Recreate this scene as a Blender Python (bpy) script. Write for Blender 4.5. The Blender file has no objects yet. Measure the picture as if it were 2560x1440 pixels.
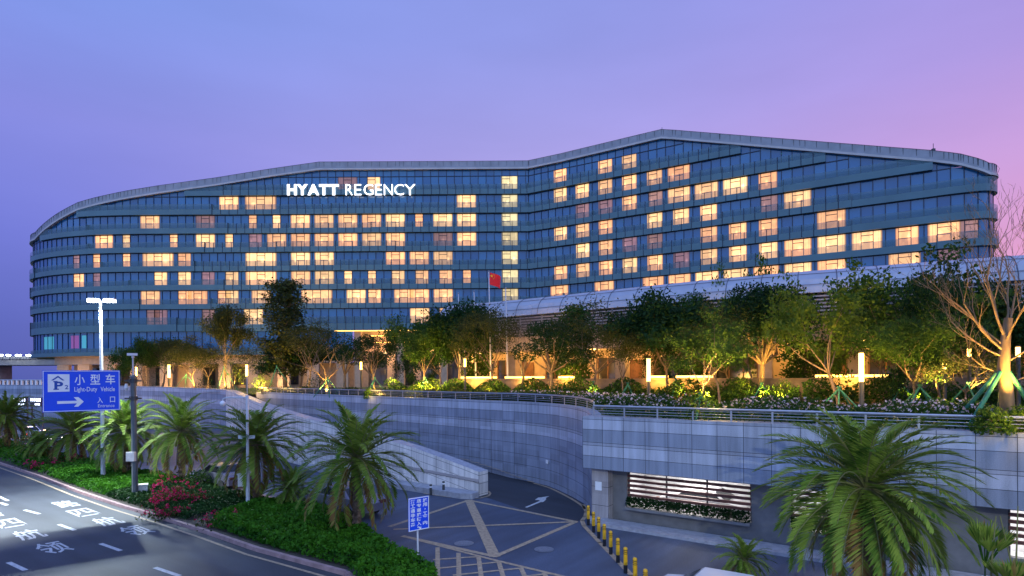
import bpy, math, random
import numpy as np
from mathutils import Vector, Matrix

# ------------------------------------------------------------------ camera, sky, sun
C = bpy.context.scene.collection
SC = bpy.context.scene
F, CX, HY, ROLL, CH = 1450.0, 1280.0, 938.0, 0.007, 7.0
CA, SA = math.cos(ROLL), math.sin(ROLL)
cd = bpy.data.cameras.new('camera')
cam = bpy.data.objects.new('camera', cd); C.objects.link(cam)
cd.sensor_fit = 'HORIZONTAL'; cd.sensor_width = 36; cd.lens = F * 36 / 2560
cd.shift_y = (HY - 720) / 2560; cd.clip_end = 5000; cd.clip_start = 0.1
cam.matrix_world = Matrix(((CA, SA, 0, 0), (0, 0, -1, 0), (-SA, CA, 0, CH), (0, 0, 0, 1)))
SC.camera = cam

world = bpy.data.worlds.new('World'); SC.world = world; world.use_nodes = True
def build_sky():
    nt = world.node_tree; nt.nodes.clear(); N = nt.nodes.new; L = nt.links.new
    geo = N('ShaderNodeTexCoord'); sep = N('ShaderNodeSeparateXYZ'); L(geo.outputs['Generated'], sep.inputs[0])
    def m(op, a, b=None, clamp=False):
        n = N('ShaderNodeMath'); n.operation = op; n.use_clamp = clamp
        for i, v in enumerate((a, b)):
            if v is None: continue
            if isinstance(v, (int, float)): n.inputs[i].default_value = v
            else: L(v, n.inputs[i])
        return n.outputs[0]
    x, y, z = sep.outputs
    az = m('ARCTAN2', x, y)                         # 0 ahead, + to the right
    el = m('MULTIPLY', m('ARCSINE', z), 2 / math.pi) # 0 horizon .. 1 zenith
    def ramp(stops):
        r = N('ShaderNodeValToRGB'); e = r.color_ramp.elements
        while len(e) < len(stops): e.new(0.5)
        for k, (p, c) in enumerate(stops):
            e[k].position = p; e[k].color = (*[((v / 255) / 12.92 if v < 10.3 else ((v / 255 + .055) / 1.055) ** 2.4) for v in c], 1)
        L(el, r.inputs[0]); return r.outputs[0]
    left = ramp([(0, (80, 92, 168)), (.05, (90, 102, 186)), (.12, (108, 117, 206)), (.22, (130, 136, 219)), (.32, (122, 146, 224)), (.5, (116, 150, 226)), (1, (110, 140, 220))])
    cen = ramp([(0, (150, 130, 200)), (.10, (170, 150, 218)), (.22, (166, 158, 226)), (.33, (142, 150, 224)), (.5, (126, 150, 226)), (1, (110, 140, 220))])
    right = ramp([(0, (238, 156, 188)), (.10, (220, 155, 203)), (.17, (198, 154, 213)), (.26, (168, 147, 218)), (.36, (152, 146, 222)), (.5, (138, 148, 224)), (1, (110, 140, 220))])
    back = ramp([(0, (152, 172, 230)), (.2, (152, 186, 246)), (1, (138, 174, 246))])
    def mix(f, a, b):
        n = N('ShaderNodeMix'); n.data_type = 'RGBA'
        L(f, n.inputs['Factor']); L(a, n.inputs[6]); L(b, n.inputs[7]); return n.outputs[2]
    def mr(v, a, b):
        n = N('ShaderNodeMapRange'); n.interpolation_type = 'SMOOTHSTEP'
        L(v, n.inputs[0]); n.inputs[1].default_value = a; n.inputs[2].default_value = b; return n.outputs[0]
    c = mix(mr(az, -0.80, 0.10), left, cen)
    c = mix(mr(az, -0.05, 0.85), c, right)
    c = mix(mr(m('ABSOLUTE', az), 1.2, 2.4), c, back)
    mp = N('ShaderNodeMapping'); L(geo.outputs['Generated'], mp.inputs[0]); mp.inputs['Scale'].default_value = (1.5, 1.5, 6)
    ns = N('ShaderNodeTexNoise'); ns.inputs['Scale'].default_value = 1.6; ns.inputs['Detail'].default_value = 5; L(mp.outputs[0], ns.inputs[0])
    hz = N('ShaderNodeMapRange'); L(ns.outputs[0], hz.inputs[0]); hz.inputs[1].default_value = .3; hz.inputs[2].default_value = .7; hz.inputs[3].default_value = .95; hz.inputs[4].default_value = 1.05
    hs = N('ShaderNodeVectorMath'); hs.operation = 'SCALE'; L(c, hs.inputs[0]); L(hz.outputs[0], hs.inputs['Scale']); c = hs.outputs[0]
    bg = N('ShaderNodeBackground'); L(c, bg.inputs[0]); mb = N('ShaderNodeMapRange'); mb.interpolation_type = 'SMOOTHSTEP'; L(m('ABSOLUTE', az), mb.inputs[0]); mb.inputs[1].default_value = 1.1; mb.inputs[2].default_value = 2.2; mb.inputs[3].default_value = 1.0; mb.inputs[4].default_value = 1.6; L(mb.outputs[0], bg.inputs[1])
    sky = N('ShaderNodeTexSky'); sky.sky_type = 'NISHITA'; sky.sun_disc = False
    sky.sun_elevation = math.radians(1.0); sky.sun_rotation = math.radians(50)
    bg2 = N('ShaderNodeBackground'); L(sky.outputs[0], bg2.inputs[0]); bg2.inputs[1].default_value = 0.006
    add = N('ShaderNodeAddShader'); L(bg.outputs[0], add.inputs[0]); L(bg2.outputs[0], add.inputs[1])
    out = N('ShaderNodeOutputWorld'); L(add.outputs[0], out.inputs[0])
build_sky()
sd = bpy.data.lights.new('sun', 'SUN'); sd.energy = 0.12; sd.angle = math.radians(12); sd.color = (1, .62, .62)
sun = bpy.data.objects.new('sun', sd); C.objects.link(sun)
sun.rotation_euler = (math.radians(87), 0, math.radians(180 - 50))
SC.view_settings.view_transform = 'Standard'; SC.view_settings.look = 'None'
SC.view_settings.exposure = 0.12; SC.view_settings.gamma = 1.0; SC.view_settings.use_curve_mapping = False
SC.cycles.use_denoising = True
SC.cycles.max_bounces = 6; SC.cycles.transparent_max_bounces = 12
SC.cycles.sample_clamp_indirect = 4

# ------------------------------------------------------------------ helpers
def ray(x, y):
    u, v = (x - CX) / F, (HY - y) / F
    return u * CA + v * SA, -u * SA + v * CA          # X and Z per metre of depth
def at(x, y, D):
    a, b = ray(x, y); return Vector((a * D, D, CH + b * D))
def on(x, y, z=0.0):
    a, b = ray(x, y); D = (z - CH) / b; return Vector((a * D, D, z))
def sx(x, D, z=0.0):                                   # world X of pixel column x at depth D, height z
    v = (z - CH) / D / CA; u = (x - CX) / F; return (u / CA + v * 0.007) * D
def lin(c):
    return tuple((v / 255) / 12.92 if v < 10.3 else ((v / 255 + .055) / 1.055) ** 2.4 for v in c)

class MB:
    def __init__(s): s.v, s.f, s.m, s.uv, s.t = [], [], [], [], []
    def face(s, pts, m=0, uv=None, t=0.0):
        b = len(s.v); s.v += [tuple(p) for p in pts]; s.f.append(tuple(range(b, b + len(pts))))
        s.m.append(m); s.uv.append(uv or [(0, 0)] * len(pts)); s.t.append(t)
    def box(s, c, d, rz=0.0, m=0, axes=None):
        ax = axes or (Vector((math.cos(rz), math.sin(rz), 0)), Vector((-math.sin(rz), math.cos(rz), 0)), Vector((0, 0, 1)))
        c = Vector(c); a, b, e = [ax[i] * d[i] / 2 for i in range(3)]
        P = [c + i * a + j * b + k * e for k in (-1, 1) for j in (-1, 1) for i in (-1, 1)]
        for q in ((0, 2, 3, 1), (4, 5, 7, 6), (0, 1, 5, 4), (2, 6, 7, 3), (0, 4, 6, 2), (1, 3, 7, 5)):
            w, h = (P[q[1]] - P[q[0]]).length, (P[q[2]] - P[q[1]]).length
            s.face([P[i] for i in q], m, [(0, 0), (w, 0), (w, h), (0, h)])
    def tube(s, pts, rad, n=8, m=0, cap=True, t=0.0):
        pts = [Vector(p) for p in pts]
        if not isinstance(rad, (list, tuple)): rad = [rad] * len(pts)
        rings = []; prev = None
        for i, p in enumerate(pts):
            d = (pts[min(i + 1, len(pts) - 1)] - pts[max(i - 1, 0)]).normalized()
            if prev is None:
                a = d.orthogonal().normalized()
            else:
                a = (prev - d * prev.dot(d)); a = a.normalized() if a.length > 1e-6 else d.orthogonal().normalized()
            prev = a; b = d.cross(a)
            rings.append([p + (a * math.cos(2 * math.pi * k / n) + b * math.sin(2 * math.pi * k / n)) * rad[i] for k in range(n)])
        base = len(s.v)
        for r in rings: s.v += [tuple(q) for q in r]
        for i in range(len(rings) - 1):
            for k in range(n):
                k2 = (k + 1) % n; o = base + i * n
                s.f.append((o + k, o + k2, o + n + k2, o + n + k)); s.m.append(m); s.t.append(t)
                s.uv.append([(k / n, i), ((k + 1) / n, i), ((k + 1) / n, i + 1), (k / n, i + 1)])
        if cap:
            for r, rev in ((rings[0], True), (rings[-1], False)): s.face(list(reversed(r)) if rev else r, m, None, t)
    def prism(s, poly, z0, z1, m=0, top=None, bottom=True):
        n = len(poly)
        A = sum(poly[i][0] * poly[(i + 1) % n][1] - poly[(i + 1) % n][0] * poly[i][1] for i in range(n))
        if A < 0: poly = list(reversed(poly))
        s.face([(p[0], p[1], z1) for p in poly], m if top is None else top, [(p[0], p[1]) for p in poly])
        if bottom: s.face([(p[0], p[1], z0) for p in reversed(poly)], m)
        u = 0
        for i in range(n):
            a, b = poly[i], poly[(i + 1) % n]; w = math.hypot(b[0] - a[0], b[1] - a[1])
            s.face([(a[0], a[1], z0), (b[0], b[1], z0), (b[0], b[1], z1), (a[0], a[1], z1)], m, [(u, z1 - z0), (u + w, z1 - z0), (u + w, 0), (u, 0)]); u += w
    def build(s, name, mats, parent=None, smooth=False, local=False):
        me = bpy.data.meshes.new(name); me.from_pydata(s.v, [], s.f)
        for mt in (mats if isinstance(mats, (list, tuple)) else [mats]): me.materials.append(mt)
        me.polygons.foreach_set('material_index', s.m)
        uvl = me.uv_layers.new(name='UVMap'); uvl.data.foreach_set('uv', [c for f in s.uv for q in f for c in q])
        at_ = me.attributes.new('tint', 'FLOAT', 'FACE'); at_.data.foreach_set('value', s.t)
        if smooth: me.polygons.foreach_set('use_smooth', [True] * len(s.f))
        me.update()
        return link(name, me, parent, local)
def link(name, me, parent=None, local=False):
    o = bpy.data.objects.new(name, me); C.objects.link(o)
    if parent is not None:
        o.parent = parent
        if not local: o.location = -wl(parent)
    return o
def wl(o):
    l = Vector((0, 0, 0))
    while o is not None: l += o.location; o = o.parent
    return l
def tag(o, label=None, cat=None, group=None, kind=None):
    if label: o['label'] = label
    if cat: o['category'] = cat
    if group: o['group'] = group
    if kind: o['kind'] = kind
    return o
def thing(name, label, cat, loc=(0, 0, 0), group=None):
    o = bpy.data.objects.new(name, None); C.objects.link(o); o.location = loc; o.empty_display_size = .3
    return tag(o, label, cat, group)
def copy_tree(o, parent=None):
    c = o.copy(); C.objects.link(c)
    if parent is not None: c.parent = parent
    for ch in list(o.children): copy_tree(ch, c)
    return c
def struct(o): o['kind'] = 'structure'; return o

# ------------------------------------------------------------------ materials
def newmat(name):
    m = bpy.data.materials.new(name); m.use_nodes = True; nt = m.node_tree
    return m, nt, nt.nodes['Principled BSDF'], nt.nodes.new, nt.links.new
def pm(name, col, rough=.6, metal=0.0, var=.15, scale=4.0, bump=0.0, emit=None, es=0.0, spec=.5, coord='Object', stretch=(1, 1, 1)):
    m, nt, b, N, L = newmat(name)
    b.inputs['Roughness'].default_value = rough; b.inputs['Metallic'].default_value = metal
    b.inputs['Specular IOR Level'].default_value = spec
    b.inputs['Base Color'].default_value = (*col, 1)
    if var or bump:
        tc = N('ShaderNodeTexCoord'); mp = N('ShaderNodeMapping'); L(tc.outputs[coord], mp.inputs[0]); mp.inputs['Scale'].default_value = stretch
        n = N('ShaderNodeTexNoise'); n.inputs['Scale'].default_value = scale; n.inputs['Detail'].default_value = 6; L(mp.outputs[0], n.inputs[0])
        if var:
            mr = N('ShaderNodeMapRange'); L(n.outputs[0], mr.inputs[0]); mr.inputs[1].default_value = .3; mr.inputs[2].default_value = .7
            mr.inputs[3].default_value = 1 - var; mr.inputs[4].default_value = 1 + var
            mx = N('ShaderNodeVectorMath'); mx.operation = 'SCALE'; mx.inputs[0].default_value = col; L(mr.outputs[0], mx.inputs['Scale']); L(mx.outputs[0], b.inputs['Base Color'])
        if bump:
            bp = N('ShaderNodeBump'); bp.inputs['Strength'].default_value = bump; bp.inputs['Distance'].default_value = .02; L(n.outputs[0], bp.inputs['Height']); L(bp.outputs[0], b.inputs['Normal'])
    if emit: b.inputs['Emission Color'].default_value = (*emit, 1); b.inputs['Emission Strength'].default_value = es
    return m
def leafmat(name, dark, light, trans=.35, rough=.55):
    m, nt, b, N, L = newmat(name)
    a = N('ShaderNodeAttribute'); a.attribute_name = 'tint'
    r = N('ShaderNodeMix'); r.data_type = 'RGBA'; L(a.outputs['Fac'], r.inputs['Factor']); r.inputs[6].default_value = (*dark, 1); r.inputs[7].default_value = (*light, 1)
    L(r.outputs[2], b.inputs['Base Color']); b.inputs['Roughness'].default_value = rough; b.inputs['Specular IOR Level'].default_value = .12
    t = N('ShaderNodeBsdfTranslucent'); L(r.outputs[2], t.inputs[0])
    mx = N('ShaderNodeMixShader'); mx.inputs[0].default_value = trans
    L(b.outputs[0], mx.inputs[1]); L(t.outputs[0], mx.inputs[2]); L(mx.outputs[0], nt.nodes['Material Output'].inputs[0])
    return m
def panelmat(name, rows, cols, du, joint=(.03, .035, .05), rough=.5):
    """stone cladding: rows = heights from the top in metres, UV in metres (u along, v down)"""
    m, nt, b, N, L = newmat(name)
    tc = N('ShaderNodeTexCoord'); sp = N('ShaderNodeSeparateXYZ'); L(tc.outputs['UV'], sp.inputs[0])
    H = sum(rows)
    def mt(op, a, bb=None):
        n = N('ShaderNodeMath'); n.operation = op
        for i, v in enumerate((a, bb)):
            if v is None: continue
            if isinstance(v, (int, float)): n.inputs[i].default_value = v
            else: L(v, n.inputs[i])
        return n.outputs[0]
    rp = N('ShaderNodeValToRGB'); rp.color_ramp.interpolation = 'CONSTANT'; e = rp.color_ramp.elements
    st = []; y = 0
    for h, c in zip(rows, cols):
        st.append((y / H, c)); st.append(((y + h - .022) / H, joint)); y += h
    while len(e) < len(st): e.new(.5)
    for k, (p, c) in enumerate(st): e[k].position = p; e[k].color = (*c, 1)
    L(mt('DIVIDE', sp.outputs[1], H), rp.inputs[0])
    fu = mt('DIVIDE', sp.outputs[0], du)
    vj = mt('LESS_THAN', mt('FRACT', fu), .022 / du)
    wn = N('ShaderNodeTexWhiteNoise'); wn.noise_dimensions = '2D'; cb = N('ShaderNodeCombineXYZ')
    L(mt('FLOOR', fu), cb.inputs[0]); L(mt('FLOOR', mt('MULTIPLY', sp.outputs[1], 1.62)), cb.inputs[1]); L(cb.outputs[0], wn.inputs[0])
    ns = N('ShaderNodeTexNoise'); ns.inputs['Scale'].default_value = 30; ns.inputs['Detail'].default_value = 4; L(tc.outputs['UV'], ns.inputs[0])
    mp = N('ShaderNodeMapping'); mp.inputs['Scale'].default_value = (2.2, .25, 1); L(tc.outputs['UV'], mp.inputs[0])
    n2 = N('ShaderNodeTexNoise'); n2.inputs['Scale'].default_value = 1.4; n2.inputs['Detail'].default_value = 7; L(mp.outputs[0], n2.inputs[0])
    k = mt('ADD', mt('ADD', mt('MULTIPLY', wn.outputs[0], .26), mt('MULTIPLY', ns.outputs[0], .5)), mt('MULTIPLY', n2.outputs[0], .95))
    m3 = N('ShaderNodeMapping'); m3.inputs['Scale'].default_value = (5.5, .16, 1); L(tc.outputs['UV'], m3.inputs[0])
    n3 = N('ShaderNodeTexNoise'); n3.inputs['Scale'].default_value = 1.0; n3.inputs['Detail'].default_value = 5; L(m3.outputs[0], n3.inputs[0])
    st3 = N('ShaderNodeMapRange'); L(n3.outputs[0], st3.inputs[0]); st3.inputs[1].default_value = .52; st3.inputs[2].default_value = .70; st3.inputs[3].default_value = 1.0; st3.inputs[4].default_value = .74
    k = mt('MULTIPLY', k, st3.outputs[0])
    k = mt('ADD', k, .08)
    sc = N('ShaderNodeVectorMath'); sc.operation = 'SCALE'; L(rp.outputs[0], sc.inputs[0]); L(k, sc.inputs['Scale'])
    mx = N('ShaderNodeMix'); mx.data_type = 'RGBA'; L(vj, mx.inputs['Factor']); L(sc.outputs[0], mx.inputs[6]); mx.inputs[7].default_value = (*joint, 1)
    L(mx.outputs[2], b.inputs['Base Color']); b.inputs['Roughness'].default_value = rough
    return m
def emitmat(name, col, s):
    m, nt, b, N, L = newmat(name)
    b.inputs['Base Color'].default_value = (*col, 1); b.inputs['Emission Color'].default_value = (*col, 1); b.inputs['Emission Strength'].default_value = s
    return m

M = {}
def asphaltmat(name, col, ang, rough):
    m, nt, b, N, L = newmat(name)
    tc = N('ShaderNodeTexCoord')
    def noise(sc, scale, rot, lo, hi, det=6):
        mp = N('ShaderNodeMapping'); L(tc.outputs['Object'], mp.inputs[0]); mp.vector_type = 'TEXTURE'; mp.inputs['Rotation'].default_value = (0, 0, rot); mp.inputs['Scale'].default_value = sc
        n = N('ShaderNodeTexNoise'); n.inputs['Scale'].default_value = scale; n.inputs['Detail'].default_value = det; L(mp.outputs[0], n.inputs[0])
        r = N('ShaderNodeMapRange'); L(n.outputs[0], r.inputs[0]); r.inputs[1].default_value = .32; r.inputs[2].default_value = .68; r.inputs[3].default_value = lo; r.inputs[4].default_value = hi; return r.outputs[0], n
    a, _ = noise((14, 1, 1), .9, ang, .72, 1.25); c, _ = noise((1, 1, 1), .22, .3, .78, 1.2); d, nd = noise((1, 1, 1), 22, 0, .75, 1.3, 3); e, _ = noise((5, 1.2, 1), 1.6, ang + .1, .88, 1.1)
    def mul(x, y):
        n = N('ShaderNodeMath'); n.operation = 'MULTIPLY'; L(x, n.inputs[0]); L(y, n.inputs[1]); return n.outputs[0]
    k = mul(mul(a, c), mul(d, e)); sc = N('ShaderNodeVectorMath'); sc.operation = 'SCALE'; sc.inputs[0].default_value = col; L(k, sc.inputs['Scale']); L(sc.outputs[0], b.inputs['Base Color'])
    v = N('ShaderNodeTexVoronoi'); v.feature = 'DISTANCE_TO_EDGE'; v.inputs['Scale'].default_value = .16; L(tc.outputs['Object'], v.inputs[0])
    b.inputs['Roughness'].default_value = rough; bp = N('ShaderNodeBump'); bp.inputs['Strength'].default_value = .3; bp.inputs['Distance'].default_value = .01; L(nd.outputs[0], bp.inputs['Height']); L(bp.outputs[0], b.inputs['Normal']); return m
M['asphalt'] = asphaltmat('asphalt', (.036, .041, .052), math.atan2(-.6, .8), .6)
M['plaza'] = asphaltmat('plaza_asphalt', (.056, .074, .118), .9, .58)
M['darkasphalt'] = asphaltmat('ramp_asphalt', (.026, .03, .04), 2.3, .6)
M['white_paint'] = pm('white_road_paint', (.50, .50, .50), .6, var=.25, scale=9)
M['yellow_paint'] = pm('yellow_road_paint', (.38, .28, .18), .6, var=.3, scale=7)
M['kerb'] = pm('kerb_stone', (.33, .21, .20), .7, var=.25, scale=3)
M['soil'] = pm('soil', (.05, .04, .03), .9, var=.4, scale=3, bump=.4)
M['turf'] = pm('turf', (.045, .075, .02), .9, var=.5, scale=2, bump=.4)
M['ground'] = pm('ground', (.06, .06, .065), .9, var=.3, scale=.3)
M['paving'] = pm('terrace_paving', (.25, .22, .20), .7, var=.25, scale=2)
g1, g2, g3 = (.40, .43, .52), (.25, .285, .37), (.32, .345, .42)
M['granite'] = panelmat('granite_cladding', [.14, .48, .62, .14, .5, .62], [g3, g1, g2, g3, g1, g2], 1.06)
M['granite_curve'] = panelmat('granite_curved_cladding', [.14, .55, .66, .14, .6, .7, .7, .7, .7, .7], [g3, g1, g2, g3, g1, g2, g2, g2, g2, g2], 1.25)
M['stone_ramp'] = panelmat('pale_stone_cladding', [.2, .5, .6, .7, .7, .7, .7, .7, .7, .7], [(.74, .69, .66)] * 10, 1.1, joint=(.12, .11, .11))
M['stone_cap'] = pm('grey_stone_cap', (.34, .34, .38), .55, var=.2, scale=5)
M['pier'] = panelmat('beige_pier_cladding', [.9, .9, .9], [(.40, .36, .36)] * 3, 1.2)
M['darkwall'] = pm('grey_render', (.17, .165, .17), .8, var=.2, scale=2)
M['black'] = pm('dark_void', (.01, .01, .012), .8, var=0)
M['steel'] = pm('brushed_steel', (.42, .43, .47), .35, .7, var=.1)
M['darksteel'] = pm('dark_painted_steel', (.05, .055, .06), .45, .3, var=.2)
M['whitesteel'] = pm('white_painted_steel', (.62, .62, .65), .4, .1, var=.08)
M['polegrey'] = pm('grey_green_painted_pole', (.10, .115, .12), .45, .3, var=.15)
M['cabinet'] = pm('cream_cabinet_paint', (.62, .58, .52), .5, var=.12, scale=6)
M['room'] = pm('white_parking_room_paint', (.62, .62, .64), .6, var=.25, scale=1.2)
M['blue_sign'] = pm('blue_retroreflective', (.004, .055, .62), .35, var=.06, scale=3, emit=(.004, .05, .6), es=.12)
M['sign_white'] = pm('white_retroreflective', (.8, .8, .82), .4, var=.03)
M['sign_back'] = pm('aluminium_sign_back', (.4, .41, .43), .4, .8, var=.1)
M['louver'] = pm('rust_red_louver', (.13, .045, .035), .5, .2, var=.2, scale=6)
M['bol_yellow'] = pm('yellow_bollard_paint', (.75, .40, .01), .4, var=.15, scale=8)
M['bol_black'] = pm('black_bollard_paint', (.012, .012, .014), .5, var=.2)
M['manhole'] = pm('cast_iron', (.22, .24, .28), .45, .5, var=.25, scale=20, bump=.5)
M['bark'] = pm('bark', (.14, .105, .075), .85, var=.45, scale=6, bump=.8, stretch=(1, 1, .3))
M['palebark'] = pm('pale_bark', (.19, .135, .075), .8, var=.4, scale=5, bump=.6, stretch=(1, 1, .3))
M['palmbark'] = pm('palm_bark', (.17, .11, .075), .9, var=.5, scale=8, bump=.9)
M['leaf_dark'] = leafmat('dark_leaf', (.004, .020, .006), (.022, .068, .014), .2)
M['leaf_mid'] = leafmat('mid_green_leaf', (.012, .046, .007), (.058, .125, .018), .35)
M['leaf_olive'] = leafmat('olive_leaf', (.020, .034, .009), (.080, .095, .022), .35)
M['leaf_light'] = leafmat('light_green_leaf', (.03, .085, .010), (.11, .18, .024), .4)
M['palm_leaf'] = leafmat('palm_leaf', (.045, .125, .012), (.26, .34, .05), .3, .5)
def palm_brown():
    nt = M['palm_leaf'].node_tree; a = [n for n in nt.nodes if n.type == 'ATTRIBUTE'][0]; mx = [n for n in nt.nodes if n.type == 'MIX'][0]
    rp = nt.nodes.new('ShaderNodeValToRGB'); e = rp.color_ramp.elements; e.new(.5); e.new(.8)
    for k, (p, c) in enumerate(((0, (.040, .115, .012)), (.78, (.25, .33, .05)), (.88, (.26, .20, .06)), (1, (.22, .12, .04)))): e[k].position = p; e[k].color = (*c, 1)
    nt.links.new(a.outputs['Fac'], rp.inputs[0])
    for l in list(mx.outputs[2].links): nt.links.new(rp.outputs[0], l.to_socket)
palm_brown()
M['hedge_leaf'] = leafmat('hedge_leaf', (.006, .050, .004), (.06, .20, .012), .3)
M['flower_white'] = leafmat('pale_pink_petal', (.50, .36, .42), (.75, .66, .70), .3)
M['flower_red'] = leafmat('crimson_petal', (.34, .006, .03), (.62, .02, .16), .3)
M['stake'] = pm('green_wrapped_stake', (.02, .16, .10), .6, var=.3, scale=5)
M['stake_wood'] = pm('weathered_timber_stake', (.16, .16, .15), .8, var=.3, scale=5)
M['beige'] = pm('beige_stone', (.42, .31, .21), .6, var=.12, scale=2)
M['planter'] = pm('brown_stone_planter', (.20, .14, .09), .7, var=.35, scale=1.5)
M['roofwhite'] = pm('white_aluminium_roof', (.44, .44, .49), .35, .15, var=.08, scale=1)
M['seam'] = pm('dark_roof_seam', (.12, .12, .15), .5, .2, var=.1)
M['slat'] = pm('silver_louver_slat', (.42, .38, .38), .4, .4, var=.1)
M['lamp_white'] = emitmat('white_lamp_lens', (.80, .93, 1.0), 22)
M['lamp_warm'] = emitmat('amber_lantern_glass', (1.0, .55, .12), 9)
M['strip_warm'] = emitmat('amber_strip_light', (1.0, .52, .11), 5.5)
M['tube_white'] = emitmat('white_tube_light', (1.0, .93, .86), 9)
M['letter'] = emitmat('white_letter_face', (.97, .97, 1.0), 2.6)
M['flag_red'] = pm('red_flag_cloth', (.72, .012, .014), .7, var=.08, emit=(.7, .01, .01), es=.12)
M['flag_yellow'] = pm('yellow_flag_star', (.9, .60, .02), .7, var=0)
M['concrete'] = pm('viaduct_concrete', (.24, .22, .22), .8, var=.2, scale=.4)
M['car_white'] = pm('white_car_paint', (.62, .62, .66), .25, .1, var=0)
M['car_silver'] = pm('silver_car_paint', (.24, .23, .30), .3, .5, var=0)
M['car_glass'] = pm('car_glass', (.012, .014, .018), .08, var=0)
M['tyre'] = pm('tyre_rubber', (.015, .015, .015), .8, var=0)
M['tail'] = emitmat('red_tail_lamp', (1.0, .03, .02), 5)
M['head'] = emitmat('white_head_lamp', (1.0, .9, .75), 8)

def light(kind, loc, energy, col, size=.1, rot=None, spot=None, blend=.4, name='lamp_light'):
    d = bpy.data.lights.new(name, kind); d.energy = energy; d.color = col
    if kind == 'AREA': d.size = size
    else: d.shadow_soft_size = size
    if spot: d.spot_size = spot; d.spot_blend = blend
    o = bpy.data.objects.new(name, d); C.objects.link(o); o.location = loc
    if rot: o.rotation_euler = rot
    return o
WARM = (1.0, .52, .09)
# ------------------------------------------------------------------ ground, road, plaza, terrace
RD = Vector((.8, -.6, 0)); RN = Vector((.6, .8, 0))     # road runs along RD, RN points to the hotel side
kerb_px = [(-420, 1022), (-200, 1093), (0, 1162), (101, 1196), (201, 1235), (302, 1269), (403, 1299), (520, 1337), (640, 1379), (750, 1409), (862, 1440)]
kerb = [on(x, y) for x, y in kerb_px]
tip = [Vector((-4.9, 18.9, 0)), Vector((-3.9, 17.9, 0)), Vector((-2.9, 17.9, 0)), Vector((-2.4, 18.6, 0))]
far_edge = [Vector((-2.7, 20.0, 0)), Vector((-5.0, 22.9, 0)), Vector((-7.1, 26.1, 0)), Vector((-9.5, 29.2, 0)), Vector((-16.5, 35.6, 0)), Vector((-24.5, 41.2, 0)), Vector((-38, 51, 0)), Vector((-60, 68, 0))]

g = MB(); g.face([(-2500, -300, -.06), (2500, -300, -.06), (2500, 4000, -.06), (-2500, 4000, -.06)]); struct(g.build('ground', M['ground']))
g = MB()
rl = [(p.x, p.y, 0.0) for p in kerb] + [(p.x, p.y, 0) for p in tip[:2]] + [(2, 14.2, 0), (12, 8, 0), (30, -6, 0), (30, -60, 0), (-140, -60, 0), (-140, 60, 0)]
g.face(rl); struct(g.build('road', M['asphalt']))
g = MB()
pl = [(p.x, p.y, .004) for p in reversed(far_edge)] + [(tip[3].x, tip[3].y, .004), (tip[2].x, tip[2].y, .004), (tip[1].x, tip[1].y, .004), (2, 14.2, .004), (12, 8, .004), (30, -6, .004), (60, -6, .004), (60, 40, .004), (20, 45, .004), (-10, 60, .004), (-60, 100, .004)]
g.face(pl); struct(g.build('plaza_paving', M['plaza']))
# planting bed soil and its kerb
g = MB(); poly = [(p.x, p.y) for p in kerb + tip + far_edge]
g.prism(poly, -.05, .10, 0); struct(g.build('planting_bed_soil', M['soil']))
g = MB()
ring = kerb + tip + far_edge[:6]
u = 0
for i in range(len(ring) - 1):
    a, b = ring[i], ring[i + 1]; d = (b - a); n = max(1, int(round(d.length / 1.0))); dn = d.normalized(); nn = Vector((-dn.y, dn.x, 0))
    for k in range(n):
        p, q = a + d * (k / n), a + d * ((k + 1) / n)
        mid = (p + q) / 2 + nn * .07
        g.box((mid.x, mid.y, .07), (d.length / n - .012, .16, .18), math.atan2(dn.y, dn.x))
struct(g.build('road_kerb', M['kerb']))

def strip(g, a, b, w, z=.008, m=0, ext=0.0):
    a, b = Vector((a[0], a[1], 0)), Vector((b[0], b[1], 0)); d = (b - a).normalized(); n = Vector((-d.y, d.x, 0)) * w / 2
    a = a - d * ext; b = b + d * ext
    g.face([(*(a - n).xy, z), (*(b - n).xy, z), (*(b + n).xy, z), (*(a + n).xy, z)], m)
# lane dashes
g = MB()
for (x0, y0), (x1, y1) in (((61, 1275), (99, 1285)), ((147, 1311), (187, 1326)), ((251, 1359), (302, 1377)), ((387, 1419), (449, 1440)), ((-12, 1237), (20, 1252)), ((21, 1406), (64, 1426)), ((-62, 1238), (-20, 1262)), ((0, 1257), (18, 1263))):
    strip(g, on(x0, y0), on(x1, y1), .17, .006)
struct(g.build('lane_dash_marking', M['white_paint']))
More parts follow.
